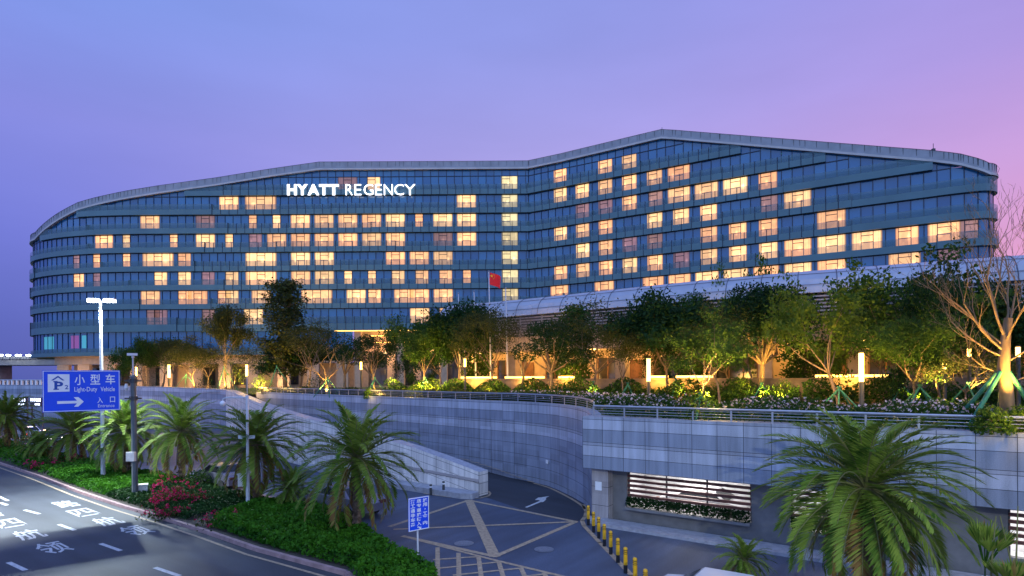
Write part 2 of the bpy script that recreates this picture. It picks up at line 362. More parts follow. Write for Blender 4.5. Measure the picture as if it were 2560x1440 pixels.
# yellow gutter line
g = MB()
for a, b in zip(kerb[:-1], kerb[1:]):
    strip(g, a - RN * .42, b - RN * .42, .13, .005)
struct(g.build('yellow_gutter_line', M['yellow_paint']))
def text_mesh(body, bold=0.0, ext=0.0):
    c = bpy.data.curves.new('t', 'FONT'); c.body = body; c.offset = bold; c.extrude = ext; c.resolution_u = 3
    o = bpy.data.objects.new('t', c); C.objects.link(o); bpy.context.view_layer.update()
    me = bpy.data.meshes.new_from_object(o.evaluated_get(bpy.context.evaluated_depsgraph_get()))
    bpy.data.objects.remove(o); bpy.data.curves.remove(c)
    co = np.empty(len(me.vertices) * 3); me.vertices.foreach_get('co', co); co = co.reshape(-1, 3)
    return me, co
def place_text(name, body, center, right, up, w, h, mat, parent=None, bold=0.0, ext=0.0, off=0.0):
    """text fitted to w x h, centred, lying in the plane of right and up"""
    me, co = text_mesh(body, bold, ext)
    lo, hi = co.min(0), co.max(0); r, u_ = Vector(right).normalized(), Vector(up).normalized(); n = r.cross(u_)
    x = (co[:, 0] - (lo[0] + hi[0]) / 2) / (hi[0] - lo[0]) * w; y = (co[:, 1] - (lo[1] + hi[1]) / 2) / (hi[1] - lo[1]) * h; z = co[:, 2] + off
    P = np.array(center)[None] + x[:, None] * np.array(r)[None] + y[:, None] * np.array(u_)[None] + z[:, None] * np.array(n)[None]
    me.vertices.foreach_set('co', P.ravel()); me.materials.clear(); me.materials.append(mat); me.update(); me.name = name
    return link(name, me, parent)
for ch, x, y in (('路', 165, 1260), ('四', 208, 1281), ('航', 268, 1303), ('领', 338, 1326), ('四', 22, 1308), ('航', 72, 1336), ('领', 131, 1369), ('路', -28, 1285)):
    p = on(x, y); p.z = .007
    struct(place_text('road_lettering', ch, p, RN, -RD, .95, 2.25, M['white_paint'], bold=.012))

# ------------------------------------------------------------------ walls of the terrace and the ramp
TZ = 5.0
CW = [(3.95, 29.0), (3.98, 30.2), (3.9, 31.2), (3.36, 33.4), (2.2, 36.6), (0, 39.4), (-2.2, 41.9), (-7.5, 47.3), (-14.5, 54), (-22.5, 61.8), (-30.7, 69.6)]
CWT = [5.02, 5.08, 5.14, 5.2, 5.2, 5.22, 5.2, 5.2, 5.2, 5.2, 5.2]
def smooth(pts, n=6):
    P = [Vector(p) for p in pts]; out = []
    for i in range(len(P) - 1):
        p0, p1, p2, p3 = P[max(i - 1, 0)], P[i], P[i + 1], P[min(i + 2, len(P) - 1)]
        for k in range(n):
            t = k / n
            out.append(.5 * ((2 * p1) + (-p0 + p2) * t + (2 * p0 - 5 * p1 + 4 * p2 - p3) * t * t + (-p0 + 3 * p1 - 3 * p2 + p3) * t ** 3))
    return out + [P[-1]]
cw = smooth([(*p, t) for p, t in zip(CW, CWT)])
WW = [(-1.95, 33.5, 1.42), (-4.0, 34.95, 1.95), (-6.9, 37.1, 2.57), (-11.2, 40.6, 3.2), (-17.1, 46.2, 3.87), (-23, 53.4, 4.45), (-30, 64, 4.98), (-38, 77, 5.32), (-46, 83, 5.5), (-55, 86.5, 5.72), (-70, 91, 5.95), (-95, 96, 6.1), (-140, 103, 6.3)]
ww = smooth(WW)
def wall_strip(pts, thick, zb, mats, name, parent, side=1, cap=.0):
    """wall along pts (x, y, top); side=+1 puts the thickness to the left of travel"""
    g = MB(); u = 0; inn = []
    for i, p in enumerate(pts):
        d = (pts[min(i + 1, len(pts) - 1)] - pts[max(i - 1, 0)]); n = Vector((-d.y, d.x, 0)).normalized() * side
        inn.append(p + n * thick)
    for i in range(len(pts) - 1):
        a, b, c, d = pts[i], pts[i + 1], inn[i + 1], inn[i]; w = (b - a).xy.length
        g.face([(a.x, a.y, zb), (b.x, b.y, zb), (b.x, b.y, b.z), (a.x, a.y, a.z)][::(1 if side > 0 else -1)], 0, [(u, a.z - zb), (u + w, b.z - zb), (u + w, 0), (u, 0)][::(1 if side > 0 else -1)])
        g.face([tuple(a), tuple(b), tuple(c), tuple(d)], 1)
        g.face([(d.x, d.y, zb), (c.x, c.y, zb), tuple(c), tuple(d)], 0, [(u, a.z - zb), (u + w, b.z - zb), (u + w, 0), (u, 0)])
        u += w
    for a, d in ((pts[0], inn[0]), (pts[-1], inn[-1])):
        g.face([(a.x, a.y, zb), (d.x, d.y, zb), tuple(d), tuple(a)], 0, [(0, a.z - zb), (thick, a.z - zb), (thick, 0), (0, 0)])
    return g.build(name, mats, parent), inn
t = thing('retaining_wall', 'long curved blue grey stone retaining wall below the garden railing', 'wall', (cw[0].x, cw[0].y, 0))
wall_strip(cw, .5, -.02, [M['granite_curve'], M['stone_cap']], 'wall_face', t, side=-1)
p1 = on(1354, 1155, 2.6) if False else at(1354, 1155, 36.4)
g = MB(); g.box((2.16, 36.45, at(1354, 1155, 36.4).z), (.3, .03, .22), -1.15); g.build('notice_plate', M['sign_white'], t)
t = thing('ramp_wall', 'pale stone ramp wall with sloping flat top rising to the left', 'wall', (ww[0].x, ww[0].y, 0))
o, ww_in = wall_strip(ww[:43], .85, -.02, [M['stone_ramp'], M['stone_cap']], 'wall_face', t, side=-1)
g = MB()                                                  # mid string course
for a, b in zip(ww[:24], ww[1:25]):
    d = (b - a); n = Vector((-d.y, d.x, 0)).normalized(); m_ = (a + b) / 2 + n * .015
    zc = .55 + .42 * a.z * .6
    g.box((m_.x, m_.y, zc), (d.xy.length + .01, .05, .18), math.atan2(d.y, d.x))
g.build('string_course', M['pier'], t)
g = MB()
kp = [Vector((-1.95, 33.35, 0)), Vector((-2.3, 32.75, 0)), Vector((-3.0, 32.9, 0)), Vector((-7.6, 36.2, 0)), Vector((-15.4, 43.6, 0)), Vector((-16.6, 45.6, 0)), Vector((-6.9, 37.0, 0)), Vector((-2.2, 33.6, 0))]
g.prism([(p.x, p.y) for p in kp], -.02, .32); g.build('plinth_kerb', M['stone_cap'], t)
t = thing('boundary_wall', 'long grey panelled wall edging the lawn behind the palms', 'wall', (ww[42].x, ww[42].y, 0))
wall_strip(ww[42:], .5, -.02, [M['granite_curve'], M['stone_cap']], 'wall_face', t, side=-1)
# ramp surface between both walls
g = MB()
L_ = [Vector((p.x, p.y, 0)) for p in ww[::3] if p.y < 76]
R_ = []
cwl = [p for p in cw if p.y > 33]
for p in L_:
    R_.append(min(cwl, key=lambda q: (q - p).xy.length))
prevs = None
for i, (a, b) in enumerate(zip(L_, R_)):
    z = max(.006, min(5.0, (a.y - 36) / 38 * 5.0)); cur = ((a.x, a.y, z), (b.x, b.y, z))
    if prevs: g.face([prevs[0], prevs[1], cur[1], cur[0]])
    prevs = cur
g.face([(-1.95, 33.5, .009), on(1215, 1243, .009), on(1300, 1272, .009), on(1440, 1303, .009), (3.35, 27.9, .009), (3.9, 31.2, .009), (3.36, 33.4, .009), (2.2, 36.6, .009), (0, 39.4, .009), (-4.5, 36, .009)])
struct(g.build('ramp_road', M['darkasphalt']))
g = MB()
for a, b in zip(cw[6:38], cw[7:39]):
    n = Vector((-(b - a).y, (b - a).x, 0)).normalized()
    z = max(0, min(5, (a.y - 37) / 36 * 5)) + .014
    strip(g, a + n * .25, b + n * .25, .16, z)
pts = [on(x, y) for x, y in ((1459, 1262), (1466, 1280), (1463, 1292), (1455, 1302), (1460, 1315), (1500, 1357), (1580, 1440), (1640, 1500))]
for a, b in zip(pts[:-1], pts[1:]): strip(g, a, b, .2, .014, ext=.05)
pts = [on(x, y) for x, y in ((1060, 1234), (1120, 1243), (1160, 1246), (1200, 1246), (1222, 1240), (1226, 1234), (1222, 1229))]
for a, b in zip(pts[:-1], pts[1:]): strip(g, a, b, .13, .016, ext=.03)
struct(g.build('yellow_edge_line', M['yellow_paint']))
# hatched junction box and lattice
g = MB()
Tq, Rq, Bq, Lq = on(1172, 1251), on(1440, 1305), on(1237, 1392), on(974, 1317)
def pl_(a, b, w, z): strip(g, a, b, w, z, ext=.04)
pl_(Lq, Tq, .24, .0150); pl_(Tq, Rq, .24, .0158); pl_(Rq, Bq, .24, .0150); pl_(on(1007, 1341), Bq, .24, .0158); pl_(Tq, Bq, .44, .0166); pl_(on(986, 1324), Rq, .22, .0174)
px = lambda x, y: on(960 + x / 4, 1200 + y / 4)
pl_(px(230, 575), px(1120, 808), .16, .015); pl_(px(1120, 808), px(1760, 960), .17, .0155); pl_(px(1760, 960), px(2300, 1080), .17, .015)
for k, (a, b, c, d) in enumerate(((535, 680, 540, 1100), (745, 735, 752, 1100), (945, 770, 990, 1100), (1150, 830, 1230, 1100), (1370, 885, 1470, 1100), (1600, 935, 1700, 1100))): pl_(px(a, b), px(c, d), .17, .0162)
for k, (a, b, c, d) in enumerate(((500, 800, 930, 770), (560, 885, 1130, 825), (700, 955, 1370, 885), (800, 1040, 1640, 940))): pl_(px(a, b), px(c, d), .14, .0170)
struct(g.build('yellow_junction_marking', M['yellow_paint']))
# white turn arrow
g = MB(); ar = [(1312, 1268), (1350, 1252), (1347, 1250), (1337, 1250), (1345, 1244), (1354, 1243), (1374, 1240), (1364, 1245), (1366, 1248), (1358, 1255), (1352, 1255), (1318, 1269)]
pts = [on(x, y, .018) for x, y in ar]
g.face([tuple(p) for p in pts]); struct(g.build('white_arrow_marking', M['white_paint']))
for k, (x, y, w) in enumerate(((1160, 1359, 42), (1360, 1374, 42))):
    p = on(x, y); r = w / 2 * p.y / F; g = MB()
    for rr, zz in ((r + .06, .014), (r, .022)):
        g.face([(p.x + rr * math.cos(a * math.pi / 16), p.y + rr * math.sin(a * math.pi / 16), zz) for a in range(32)])
    o = g.build('manhole_cover', M['manhole']); tag(o, ('round grey manhole cover left of the wide yellow stripe', 'round grey manhole cover between the yellow box and the bollards')[k], 'manhole cover', 'manhole covers on the junction')

# ------------------------------------------------------------------ near wall: parking deck with louvred windows
A = Vector((3.38, 28.0, 0)); B = Vector((16.5, 18.67, 0)); WD = (B - A); WL = WD.length; WD.normalize(); WI = Vector((-WD.y, WD.x, 0))   # WI points inside
END = 27.0
def W(s, i, z): p = A + WD * s + WI * i; return Vector((p.x, p.y, z))
garage = thing('parking_deck', 'grey granite parking deck wall with lit louvred windows under its overhang', 'building', (A.x, A.y, 0))
def wbox(g, s0, s1, i0, i1, z0, z1, m=0):
    P = [W(s, i, z) for z in (z0, z1) for i in (i0, i1) for s in (s0, s1)]
    w, h, d = s1 - s0, z1 - z0, i1 - i0
    g.face([P[0], P[1], P[5], P[4]], m, [(s0, h), (s1, h), (s1, 0), (s0, 0)])
    g.face([P[3], P[2], P[6], P[7]], m, [(s0, h), (s1, h), (s1, 0), (s0, 0)])
    g.face([P[2], P[0], P[4], P[6]], m, [(0, h), (d, h), (d, 0), (0, 0)])
    g.face([P[1], P[3], P[7], P[5]], m, [(0, h), (d, h), (d, 0), (0, 0)])
    g.face([P[4], P[5], P[7], P[6]], m if m else 1, [(0, 0)] * 4); g.face([P[1], P[0], P[2], P[3]], m if m else 1, [(0, 0)] * 4)
g = MB(); wbox(g, 0, END, 0, 1.0, 2.5, 5.0); g.build('granite_overhang', [M['granite'], M['stone_cap']], garage)
g = MB(); wbox(g, .25, 1.12, .45, 1.5, -.02, 2.49); g.build('corner_pier', [M['pier'], M['pier']], garage)
# recessed wall with openings
WINS = [(1.87, 7.5), (9.0, 13.2), (15.75, 20.5)]
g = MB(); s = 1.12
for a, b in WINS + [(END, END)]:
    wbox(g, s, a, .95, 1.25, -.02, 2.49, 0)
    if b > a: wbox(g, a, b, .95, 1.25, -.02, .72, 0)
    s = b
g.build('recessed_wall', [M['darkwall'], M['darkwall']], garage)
for k, (a, b) in enumerate(WINS):
    g = MB()
    for z in (2.40, 2.17, 1.94, 1.71, 1.48, 1.25):
        wbox(g, a + .02, b - .02, .98, 1.08, z - .07, z + .05)
    lv = g.build('louvre_window', M['louver'], garage)
    g = MB(); n = max(2, int(round((b - a) / 1.9)))
    for q in range(n + 1): s = a + .04 + (b - a - .08) * q / n; wbox(g, s - .035, s + .035, 1.09, 1.15, .74, 2.48)
    g.build('window_post', M['darksteel'], lv)
    # the room behind
    g = MB(); P = lambda s, i, z: tuple(W(s, i, z))
    g.face([P(a - .6, 4.6, 0), P(b + .6, 4.6, 0), P(b + .6, 4.6, 2.49), P(a - .6, 4.6, 2.49)]); g.face([P(a - .6, 1.26, .1), P(b + .6, 1.26, .1), P(b + .6, 4.6, .1), P(a - .6, 4.6, .1)])
    g.face([P(a - .6, 1.26, 2.48), P(b + .6, 1.26, 2.48), P(b + .6, 4.6, 2.48), P(a - .6, 4.6, 2.48)])
    g.face([P(a - .6, 1.26, 0), P(a - .6, 4.6, 0), P(a - .6, 4.6, 2.49), P(a - .6, 1.26, 2.49)]); g.face([P(b + .6, 1.26, 0), P(b + .6, 4.6, 0), P(b + .6, 4.6, 2.49), P(b + .6, 1.26, 2.49)])
    g.build('parking_room', M['room'], garage)
    g = MB(); q = a + .5
    while q < b - 1: wbox(g, q, q + 1.3, 2.0, 2.1, 2.36, 2.42); q += 2.0
    g.build('tube_light', M['tube_white'], garage)
    lo = light('AREA', W((a + b) / 2, 2.6, 2.3), 150, (1, .96, .92), 1.6); lo.parent = garage; lo.location -= garage.location
    lo2 = light('AREA', W(a + 1.2, 2.6, 2.3), 60, (1, .96, .92), 1.0); lo2.parent = garage; lo2.location -= garage.location
g = MB()
pn = W(.62, .43, at(1474, 1212, 28.3).z); g.box(pn, (.34, .02, .42), math.atan2(WD.y, WD.x)); nb = g.build('notice_plate', M['sign_white'], garage)
# pavement strip at its foot
g = MB(); pts = [W(.1, .44, 0), W(END, .44, 0), W(END, -.75, 0), W(1.6, -.75, 0), W(.4, -.35, 0)]
g.prism([(p.x, p.y) for p in pts], -.02, .13); struct(g.build('pavement_strip', M['stone_cap']))
# terrace ground
g = MB()
tp = [(p.x, p.y) for p in reversed(cw)]
poly = [(-140, 103.4), (-95, 96.4), (-70, 91.4), (-55, 86.9), (-46, 83.4), (-38, 77.3), (-33.6, 72.0)] + [(p[0] + .2, p[1] + .2) for p in tp] + [tuple(W(.3, .6, 0).xy), tuple(W(END, .6, 0).xy), (140, 2), (160, 260), (-160, 260)]
g.face([(x, y, 4.96) for x, y in poly]); struct(g.build('terrace_lawn', M['turf']))

def rail(name, label, pts, zoff=.5, every=1.4, bars=(.16, .28, .40), rt=.05):
    """posts, one thick handrail and thin bars along pts (x, y, top of wall)"""
    t = thing(name, label, 'railing', tuple(pts[0]), None)
    g = MB(); g.tube([p + Vector((0, 0, zoff)) for p in pts], rt, 8); g.build('handrail', M['steel'], t)
    g = MB()
    for h in bars: g.tube([p + Vector((0, 0, h)) for p in pts], .012, 5)
    g.build('rail_bar', M['steel'], t)
    acc = 0; nxt = 0
    for a, b in zip(pts[:-1], pts[1:]):
        d = (b - a).length
        while nxt <= acc + d:
            p = a + (b - a) * ((nxt - acc) / d); g = MB(); dr = (b - a).normalized()
            g.box(p + Vector((0, 0, zoff / 2 - .02)), (.07, .035, zoff - .04), math.atan2(dr.y, dr.x)); g.build('post', M['steel'], t); nxt += every
        acc += d
cr = []
for i, p in enumerate(cw[4:]):
    d = cw[min(i + 5, len(cw) - 1)] - cw[max(i + 3, 0)]; n = Vector((d.y, -d.x, 0)).normalized(); cr.append(p + n * .22)
rail('garden_railing', 'long curved steel railing on top of the curved retaining wall', cr, .52, 1.75)
nr = [W(s, .2, 5.0) for s in np.linspace(.5, END, 8)]
rail('deck_railing', 'straight steel railing on the granite wall in front of the flower bed', nr, .5, 1.6)

# ------------------------------------------------------------------ hotel
LC = smooth([(-97.9, 127, 0), (-98.4, 122.5, 0), (-97.3, 118.5, 0), (-94.4, 114.8, 0), (-90, 111.9, 0), (-84.5, 109.6, 0), (-78, 108.1, 0), (-70.4, 107.5, 0)], 5)
RC = smooth([(57.0, 75.55, 0), (60.1, 74.2, 0), (62.0, 74.7, 0), (62.95, 76.2, 0), (63.1, 78.5, 0), (62.4, 82, 0)], 6)
FP = LC + [Vector((3.3, 107.5, 0))] + RC
JI = len(LC)
FS = [0.0]
for a, b in zip(FP[:-1], FP[1:]): FS.append(FS[-1] + (b - a).length)
FS = [s - FS[JI] for s in FS]
def fseg(s):
    for i in range(len(FS) - 1):
        if s <= FS[i + 1] or i == len(FS) - 2: return i
def FW(s, out, z):
    i = fseg(s); a, b = FP[i], FP[i + 1]; t = (s - FS[i]) / (FS[i + 1] - FS[i])
    def nrm(j): d = FP[j + 1] - FP[j]; return Vector((d.y, -d.x, 0)).normalized()
    n0 = nrm(i)
    n = n0
    if i != JI and i != JI - 1:                            # soften the curved ends
        j = min(max(i + (1 if t > .5 else -1), 0), len(FP) - 2)
        if j not in (JI, JI - 1) or True: n = (n0 * (1 - abs(t - .5)) + nrm(j) * abs(t - .5)).normalized()
    p = a + (b - a) * t + n * out
    return (p.x, p.y, z)
def facade_s(x, y):
    u, v = ray(x, y)
    for i in range(8, len(FP) - 1):
        a, b = FP[i], FP[i + 1]; fa, fb = a.x - u * a.y, b.x - u * b.y
        if fa * fb <= 0 and abs(fb - fa) > 1e-9:
            t = fa / (fa - fb); D = a.y + (b.y - a.y) * t; return FS[i] + (FS[i + 1] - FS[i]) * t, CH + v * D, D
    return None
FH = 3.48
def ZK(k): return 40.5 - FH * (7 - k)
rk = []
for x, y in ((95, 582), (110, 566), (150, 535), (200, 508), (250, 494), (300, 483), (400, 466), (545, 446), (680, 424), (800, 407), (1000, 406), (1200, 405), (1320, 404), (1400, 387), (1500, 363), (1600, 339), (1655, 326), (1690, 328), (1800, 337), (2000, 353), (2200, 369), (2330, 379), (2400, 388), (2440, 399), (2465, 411)):
    r = facade_s(x, y)
    if r: rk.append((r[0], r[1]))
rk.sort(); rs, rz = [a for a, b in rk], [b for a, b in rk]
def ZR(s): return float(np.interp(s, rs, rz))
S0, S1 = FS[0] + .2, FS[-1] - .2
PW = 1.4667
sc_l = facade_s(751, 550)[0]; sc_r = facade_s(1398, 583)[0]; PR = 1.43
bl = []
s = sc_l + PW / 2
while s > S0 + .4: bl.append(s); s -= PW
s = sc_l + PW * 1.5
while s < -.5: bl.append(s); s += PW
br = []
s = sc_r + PR / 2
while s > .5: br.append(s); s -= PR
s = sc_r + PR * 1.5
while s < S1 - .4: br.append(s); s += PR
BD = sorted([S0] + bl + [0.0] + br + [S1])

def glassmat(name, c1, c2, rough):
    m, nt, b, N, L = newmat(name)
    tc = N('ShaderNodeTexCoord'); sp = N('ShaderNodeVectorMath'); sp.operation = 'FLOOR'; L(tc.outputs['UV'], sp.inputs[0])
    wn = N('ShaderNodeTexWhiteNoise'); wn.noise_dimensions = '2D'; L(sp.outputs[0], wn.inputs[0])
    mx = N('ShaderNodeMix'); mx.data_type = 'RGBA'; L(wn.outputs[0], mx.inputs['Factor']); mx.inputs[6].default_value = (*c1, 1); mx.inputs[7].default_value = (*c2, 1)
    ge = N('ShaderNodeNewGeometry'); of = N('ShaderNodeVectorMath'); of.operation = 'SUBTRACT'; L(wn.outputs['Color'], of.inputs[0]); of.inputs[1].default_value = (.5, .5, .5)
    o2 = N('ShaderNodeVectorMath'); o2.operation = 'SCALE'; L(of.outputs[0], o2.inputs[0]); o2.inputs['Scale'].default_value = .10
    ad = N('ShaderNodeVectorMath'); L(ge.outputs['Normal'], ad.inputs[0]); L(o2.outputs[0], ad.inputs[1]); nn = N('ShaderNodeVectorMath'); nn.operation = 'NORMALIZE'; L(ad.outputs[0], nn.inputs[0]); L(nn.outputs[0], b.inputs['Normal'])
    L(mx.outputs[2], b.inputs['Base Color']); b.inputs['Roughness'].default_value = rough; b.inputs['IOR'].default_value = 1.6; b.inputs['Coat Weight'].default_value = .3
    return m
M['glass'] = glassmat('blue_curtain_wall_glass', (.006, .095, .25), (.018, .155, .34), .08)
M['spandrel'] = pm('grey_green_spandrel_glass', (.078, .168, .195), .35, var=.12, scale=.25, spec=.5)
def railglass():
    m, nt, b, N, L = newmat('frosted_balcony_glass'); b.inputs['Base Color'].default_value = (.095, .20, .225, 1); b.inputs['Roughness'].default_value = .3
    t = N('ShaderNodeBsdfTransparent'); t.inputs[0].default_value = (.92, .90, .92, 1); mx = N('ShaderNodeMixShader'); mx.inputs[0].default_value = .5
    L(t.outputs[0], mx.inputs[1]); L(b.outputs[0], mx.inputs[2]); L(mx.outputs[0], nt.nodes['Material Output'].inputs[0]); return m
M['railglass'] = railglass()
M['lobby_glass'] = glassmat('dark_lobby_glass', (.02, .022, .026), (.05, .045, .04), .12)
M['mullion'] = pm('dark_mullion', (.012, .022, .045), .4, .3, var=0)
M['roofedge'] = pm('pale_roof_edge', (.50, .46, .43), .45, .1, var=.12, scale=.6)
M['roofglass'] = pm('grey_parapet_panel', (.27, .27, .29), .3, .1, var=.15, scale=.8)
def winmat(name, c1, c2, st):
    m, nt, b, N, L = newmat(name)
    b.inputs['Base Color'].default_value = (.02, .03, .06, 1); b.inputs['Roughness'].default_value = .1
    tc = N('ShaderNodeTexCoord'); sp = N('ShaderNodeSeparateXYZ'); L(tc.outputs['UV'], sp.inputs[0])
    def mt(op, a, bb=None):
        n = N('ShaderNodeMath'); n.operation = op
        for i, v in enumerate((a, bb)):
            if v is None: continue
            if isinstance(v, (int, float)): n.inputs[i].default_value = v
            else: L(v, n.inputs[i])
        return n.outputs[0]
    def ss(v, a, c, lo=0, hi=1):
        n = N('ShaderNodeMapRange'); n.interpolation_type = 'SMOOTHSTEP'; L(v, n.inputs[0]); n.inputs[1].default_value = a; n.inputs[2].default_value = c; n.inputs[3].default_value = lo; n.inputs[4].default_value = hi; return n.outputs[0]
    a = N('ShaderNodeAttribute'); a.attribute_name = 'tint'
    e = mt('MULTIPLY', ss(sp.outputs[0], -.02, .09), ss(sp.outputs[0], 1.02, .89))
    mp = N('ShaderNodeCombineXYZ'); L(mt('MULTIPLY', sp.outputs[0], 3.1), mp.inputs[0]); L(mt('MULTIPLY', sp.outputs[1], 1.6), mp.inputs[1]); L(mt('MULTIPLY', a.outputs['Fac'], 91), mp.inputs[2])
    n = N('ShaderNodeTexNoise'); n.inputs['Scale'].default_value = 1.3; n.inputs['Detail'].default_value = 3; L(mp.outputs[0], n.inputs[0])
    k = mt('MULTIPLY', e, ss(n.outputs[0], .30, .72, .80, 1.2))
    # bedside lamp: one hot spot per room
    wn = N('ShaderNodeTexWhiteNoise'); wn.noise_dimensions = '1D'; L(mt('MULTIPLY', a.outputs['Fac'], 37), wn.inputs['W'])
    dx = mt('MULTIPLY', mt('SUBTRACT', sp.outputs[0], mt('ADD', mt('MULTIPLY', wn.outputs[0], .7), .15)), 2.2); dy = mt('SUBTRACT', sp.outputs[1], .42)
    d2 = mt('SQRT', mt('ADD', mt('MULTIPLY', dx, dx), mt('MULTIPLY', dy, dy)))
    k = mt('ADD', k, mt('MULTIPLY', ss(d2, .26, .0), .9))
    # furniture silhouette low down
    k = mt('MULTIPLY', k, ss(n.outputs[0], .52, .6, 1.0, .86))
    mx = N('ShaderNodeMix'); mx.data_type = 'RGBA'; L(a.outputs['Fac'], mx.inputs['Factor']); mx.inputs[6].default_value = (*c1, 1); mx.inputs[7].default_value = (*c2, 1)
    w2 = N('ShaderNodeTexWhiteNoise'); w2.noise_dimensions = '1D'; L(mt('MULTIPLY', a.outputs['Fac'], 153), w2.inputs['W'])
    k = mt('MULTIPLY', k, mt('ADD', mt('MULTIPLY', w2.outputs[0], .55), .68))
    cu = mt('SINE', mt('MULTIPLY', sp.outputs[0], 70)); ce = mt('MAXIMUM', ss(sp.outputs[0], .24, .20), ss(sp.outputs[0], .78, .82))
    k = mt('MULTIPLY', k, mt('ADD', 1.0, mt('MULTIPLY', mt('MULTIPLY', cu, ce), .16)))
    k = mt('MULTIPLY', k, ss(sp.outputs[1], 1.0, .86, .82, 1.0))
    w3 = N('ShaderNodeTexWhiteNoise'); w3.noise_dimensions = '1D'; L(mt('MULTIPLY', a.outputs['Fac'], 71), w3.inputs['W'])
    dcur = mt('SUBTRACT', sp.outputs[0], mt('ADD', mt('MULTIPLY', w3.outputs[0], 1.1), -.1))
    k = mt('MULTIPLY', k, ss(dcur, -.012, .012, .80, 1.04))
    L(mx.outputs[2], b.inputs['Emission Color']); L(mt('MULTIPLY', k, st), b.inputs['Emission Strength'])
    return m
M['win'] = winmat('lit_room_glass', (1.0, .43, .16), (1.0, .58, .235), 1.6)
M['win_dim'] = winmat('dim_room_glass', (.62, .30, .34), (.80, .40, .26), .50)
M['win_core'] = winmat('stair_lobby_glass', (1.0, .76, .33), (.98, .80, .40), 1.15)

hotel = thing('hotel_building', 'huge curved blue glass hotel with lit room windows and sloping roof', 'hotel building', (0, 107, 4.96))
for k in range(-1, 9):
    lo = ZK(k) if k >= 0 else 11.1
    hi = ZK(k + 1) if k < 8 else 60
    if k == 0: lo = 15.5
    if k == -1: hi = 15.5
    g = MB()
    for i, (a, b) in enumerate(zip(BD[:-1], BD[1:])):
        if k == -1 and a > -33: continue
        ha, hb = min(hi, ZR(a) - 1.35), min(hi, ZR(b) - 1.35)
        if ha <= lo + .02 and hb <= lo + .02: continue
        ha, hb = max(ha, lo + .01), max(hb, lo + .01)
        n = max(1, int(math.ceil(((b - a) * (4 if (a < -74 or a > 62) else 1)) / 1.47)))
        for q in range(n):
            s0, s1 = a + (b - a) * q / n, a + (b - a) * (q + 1) / n; h0, h1 = ha + (hb - ha) * q / n, ha + (hb - ha) * (q + 1) / n
            g.face([FW(s0, 0, lo), FW(s1, 0, lo), FW(s1, 0, h1), FW(s0, 0, h0)], 0, [(i + .01, k + 2.01), (i + .99, k + 2.01), (i + .99, k + 2.99), (i + .01, k + 2.99)])
    if g.f: g.build('window_ribbon', M['glass'], hotel)
g = MB()
for s in BD:
    zb = 11.1 if s < -33 else 15.5; zt = ZR(s) - 1.4
    p, q = Vector(FW(s, .03, 0)), Vector(FW(s + .05, .03, 0)); g.box((p.x, p.y, (zb + zt) / 2), (.09, .12, zt - zb), math.atan2((q - p).y, (q - p).x))
for k in range(0, 9):
    for a, b in zip(BD[:-1], BD[1:]):
        if min(ZR(a), ZR(b)) - 1.5 < ZK(k): continue
        p, q = Vector(FW(a, .03, ZK(k) - .05)), Vector(FW(b, .03, ZK(k) - .05)); d = q - p
        g.box((p + q) / 2, (d.length, .10, .12), math.atan2(d.y, d.x))
tag(g.build('curtain_wall_grid', M['mullion'], hotel), kind='stuff')
rng = random.Random(5)
def band(k, a, b, out, z0, z1):
    """one balcony front between s=a and s=b: opaque lower half, frosted glass above"""
    gs, gr = MB(), MB(); n = max(1, int((b - a) / (.6 if (a < -70 or b > 60) else 1.47)))
    for q in range(n):
        s0, s1 = a + (b - a) * q / n, a + (b - a) * (q + 1) / n
        t0, t1 = min(z1, ZR(s0) - 1.55), min(z1, ZR(s1) - 1.55); zm = z0 + (z1 - z0) * .5
        if t0 <= z0 + .95 or t1 <= z0 + .95: continue
        m0, m1 = min(zm, t0), min(zm, t1)
        gs.face([FW(s0, out, z0), FW(s1, out, z0), FW(s1, out, m1), FW(s0, out, m0)]); gs.face([FW(s0, 0, z0), FW(s1, 0, z0), FW(s1, out, z0), FW(s0, out, z0)])
        if t0 > zm + .05: gr.face([FW(s0, out, zm), FW(s1, out, zm), FW(s1, out, t1), FW(s0, out, t0)])
        if q % 1 == 0 and (b - a) / n > 1.2: p = Vector(FW(s0, out + .01, 0)); gs.box((p.x, p.y, (z0 + t0) / 2), (.10, .05, t0 - z0 - .02), 0, 1)
    for s in (a, b):
        t = min(z1, ZR(s) - 1.55)
        if t > z0 + .95: gs.face([FW(s, 0, z0), FW(s, out, z0), FW(s, out, t), FW(s, 0, t)], 1)
    if gs.f:
        o = gs.build('spandrel', [M['spandrel'], M['mullion']], hotel)
        if gr.f: gr.build('balcony_glass', M['railglass'], o)
for k in range(0, 8):
    s = S0 + rng.uniform(6, 16); cuts = [S0]
    while s < S1 - 8:
        if s < -2 and s > -12: s = 0.0
        cuts.append(s); s += rng.choice((13.2, 17.6, 22, 26.4)) if s < 0 else rng.choice((12.9, 17.2, 21.5))
    if 0.0 not in cuts: cuts = sorted([c for c in cuts if abs(c) > 4] + [0.0])
    cuts.append(S1)
    for j, (a, b) in enumerate(zip(cuts[:-1], cuts[1:])):
        band(k, a + .02, b - .02, .5 if j % 2 else .62, ZK(k) if k else 15.5, ZK(k) + 1.95 - .12 * (j % 2))
for a, b in ((S0, -75), (-75, -52), (-52, -33)): band(-1, a + .02, b - .02, .5, 11.1, 12.5)
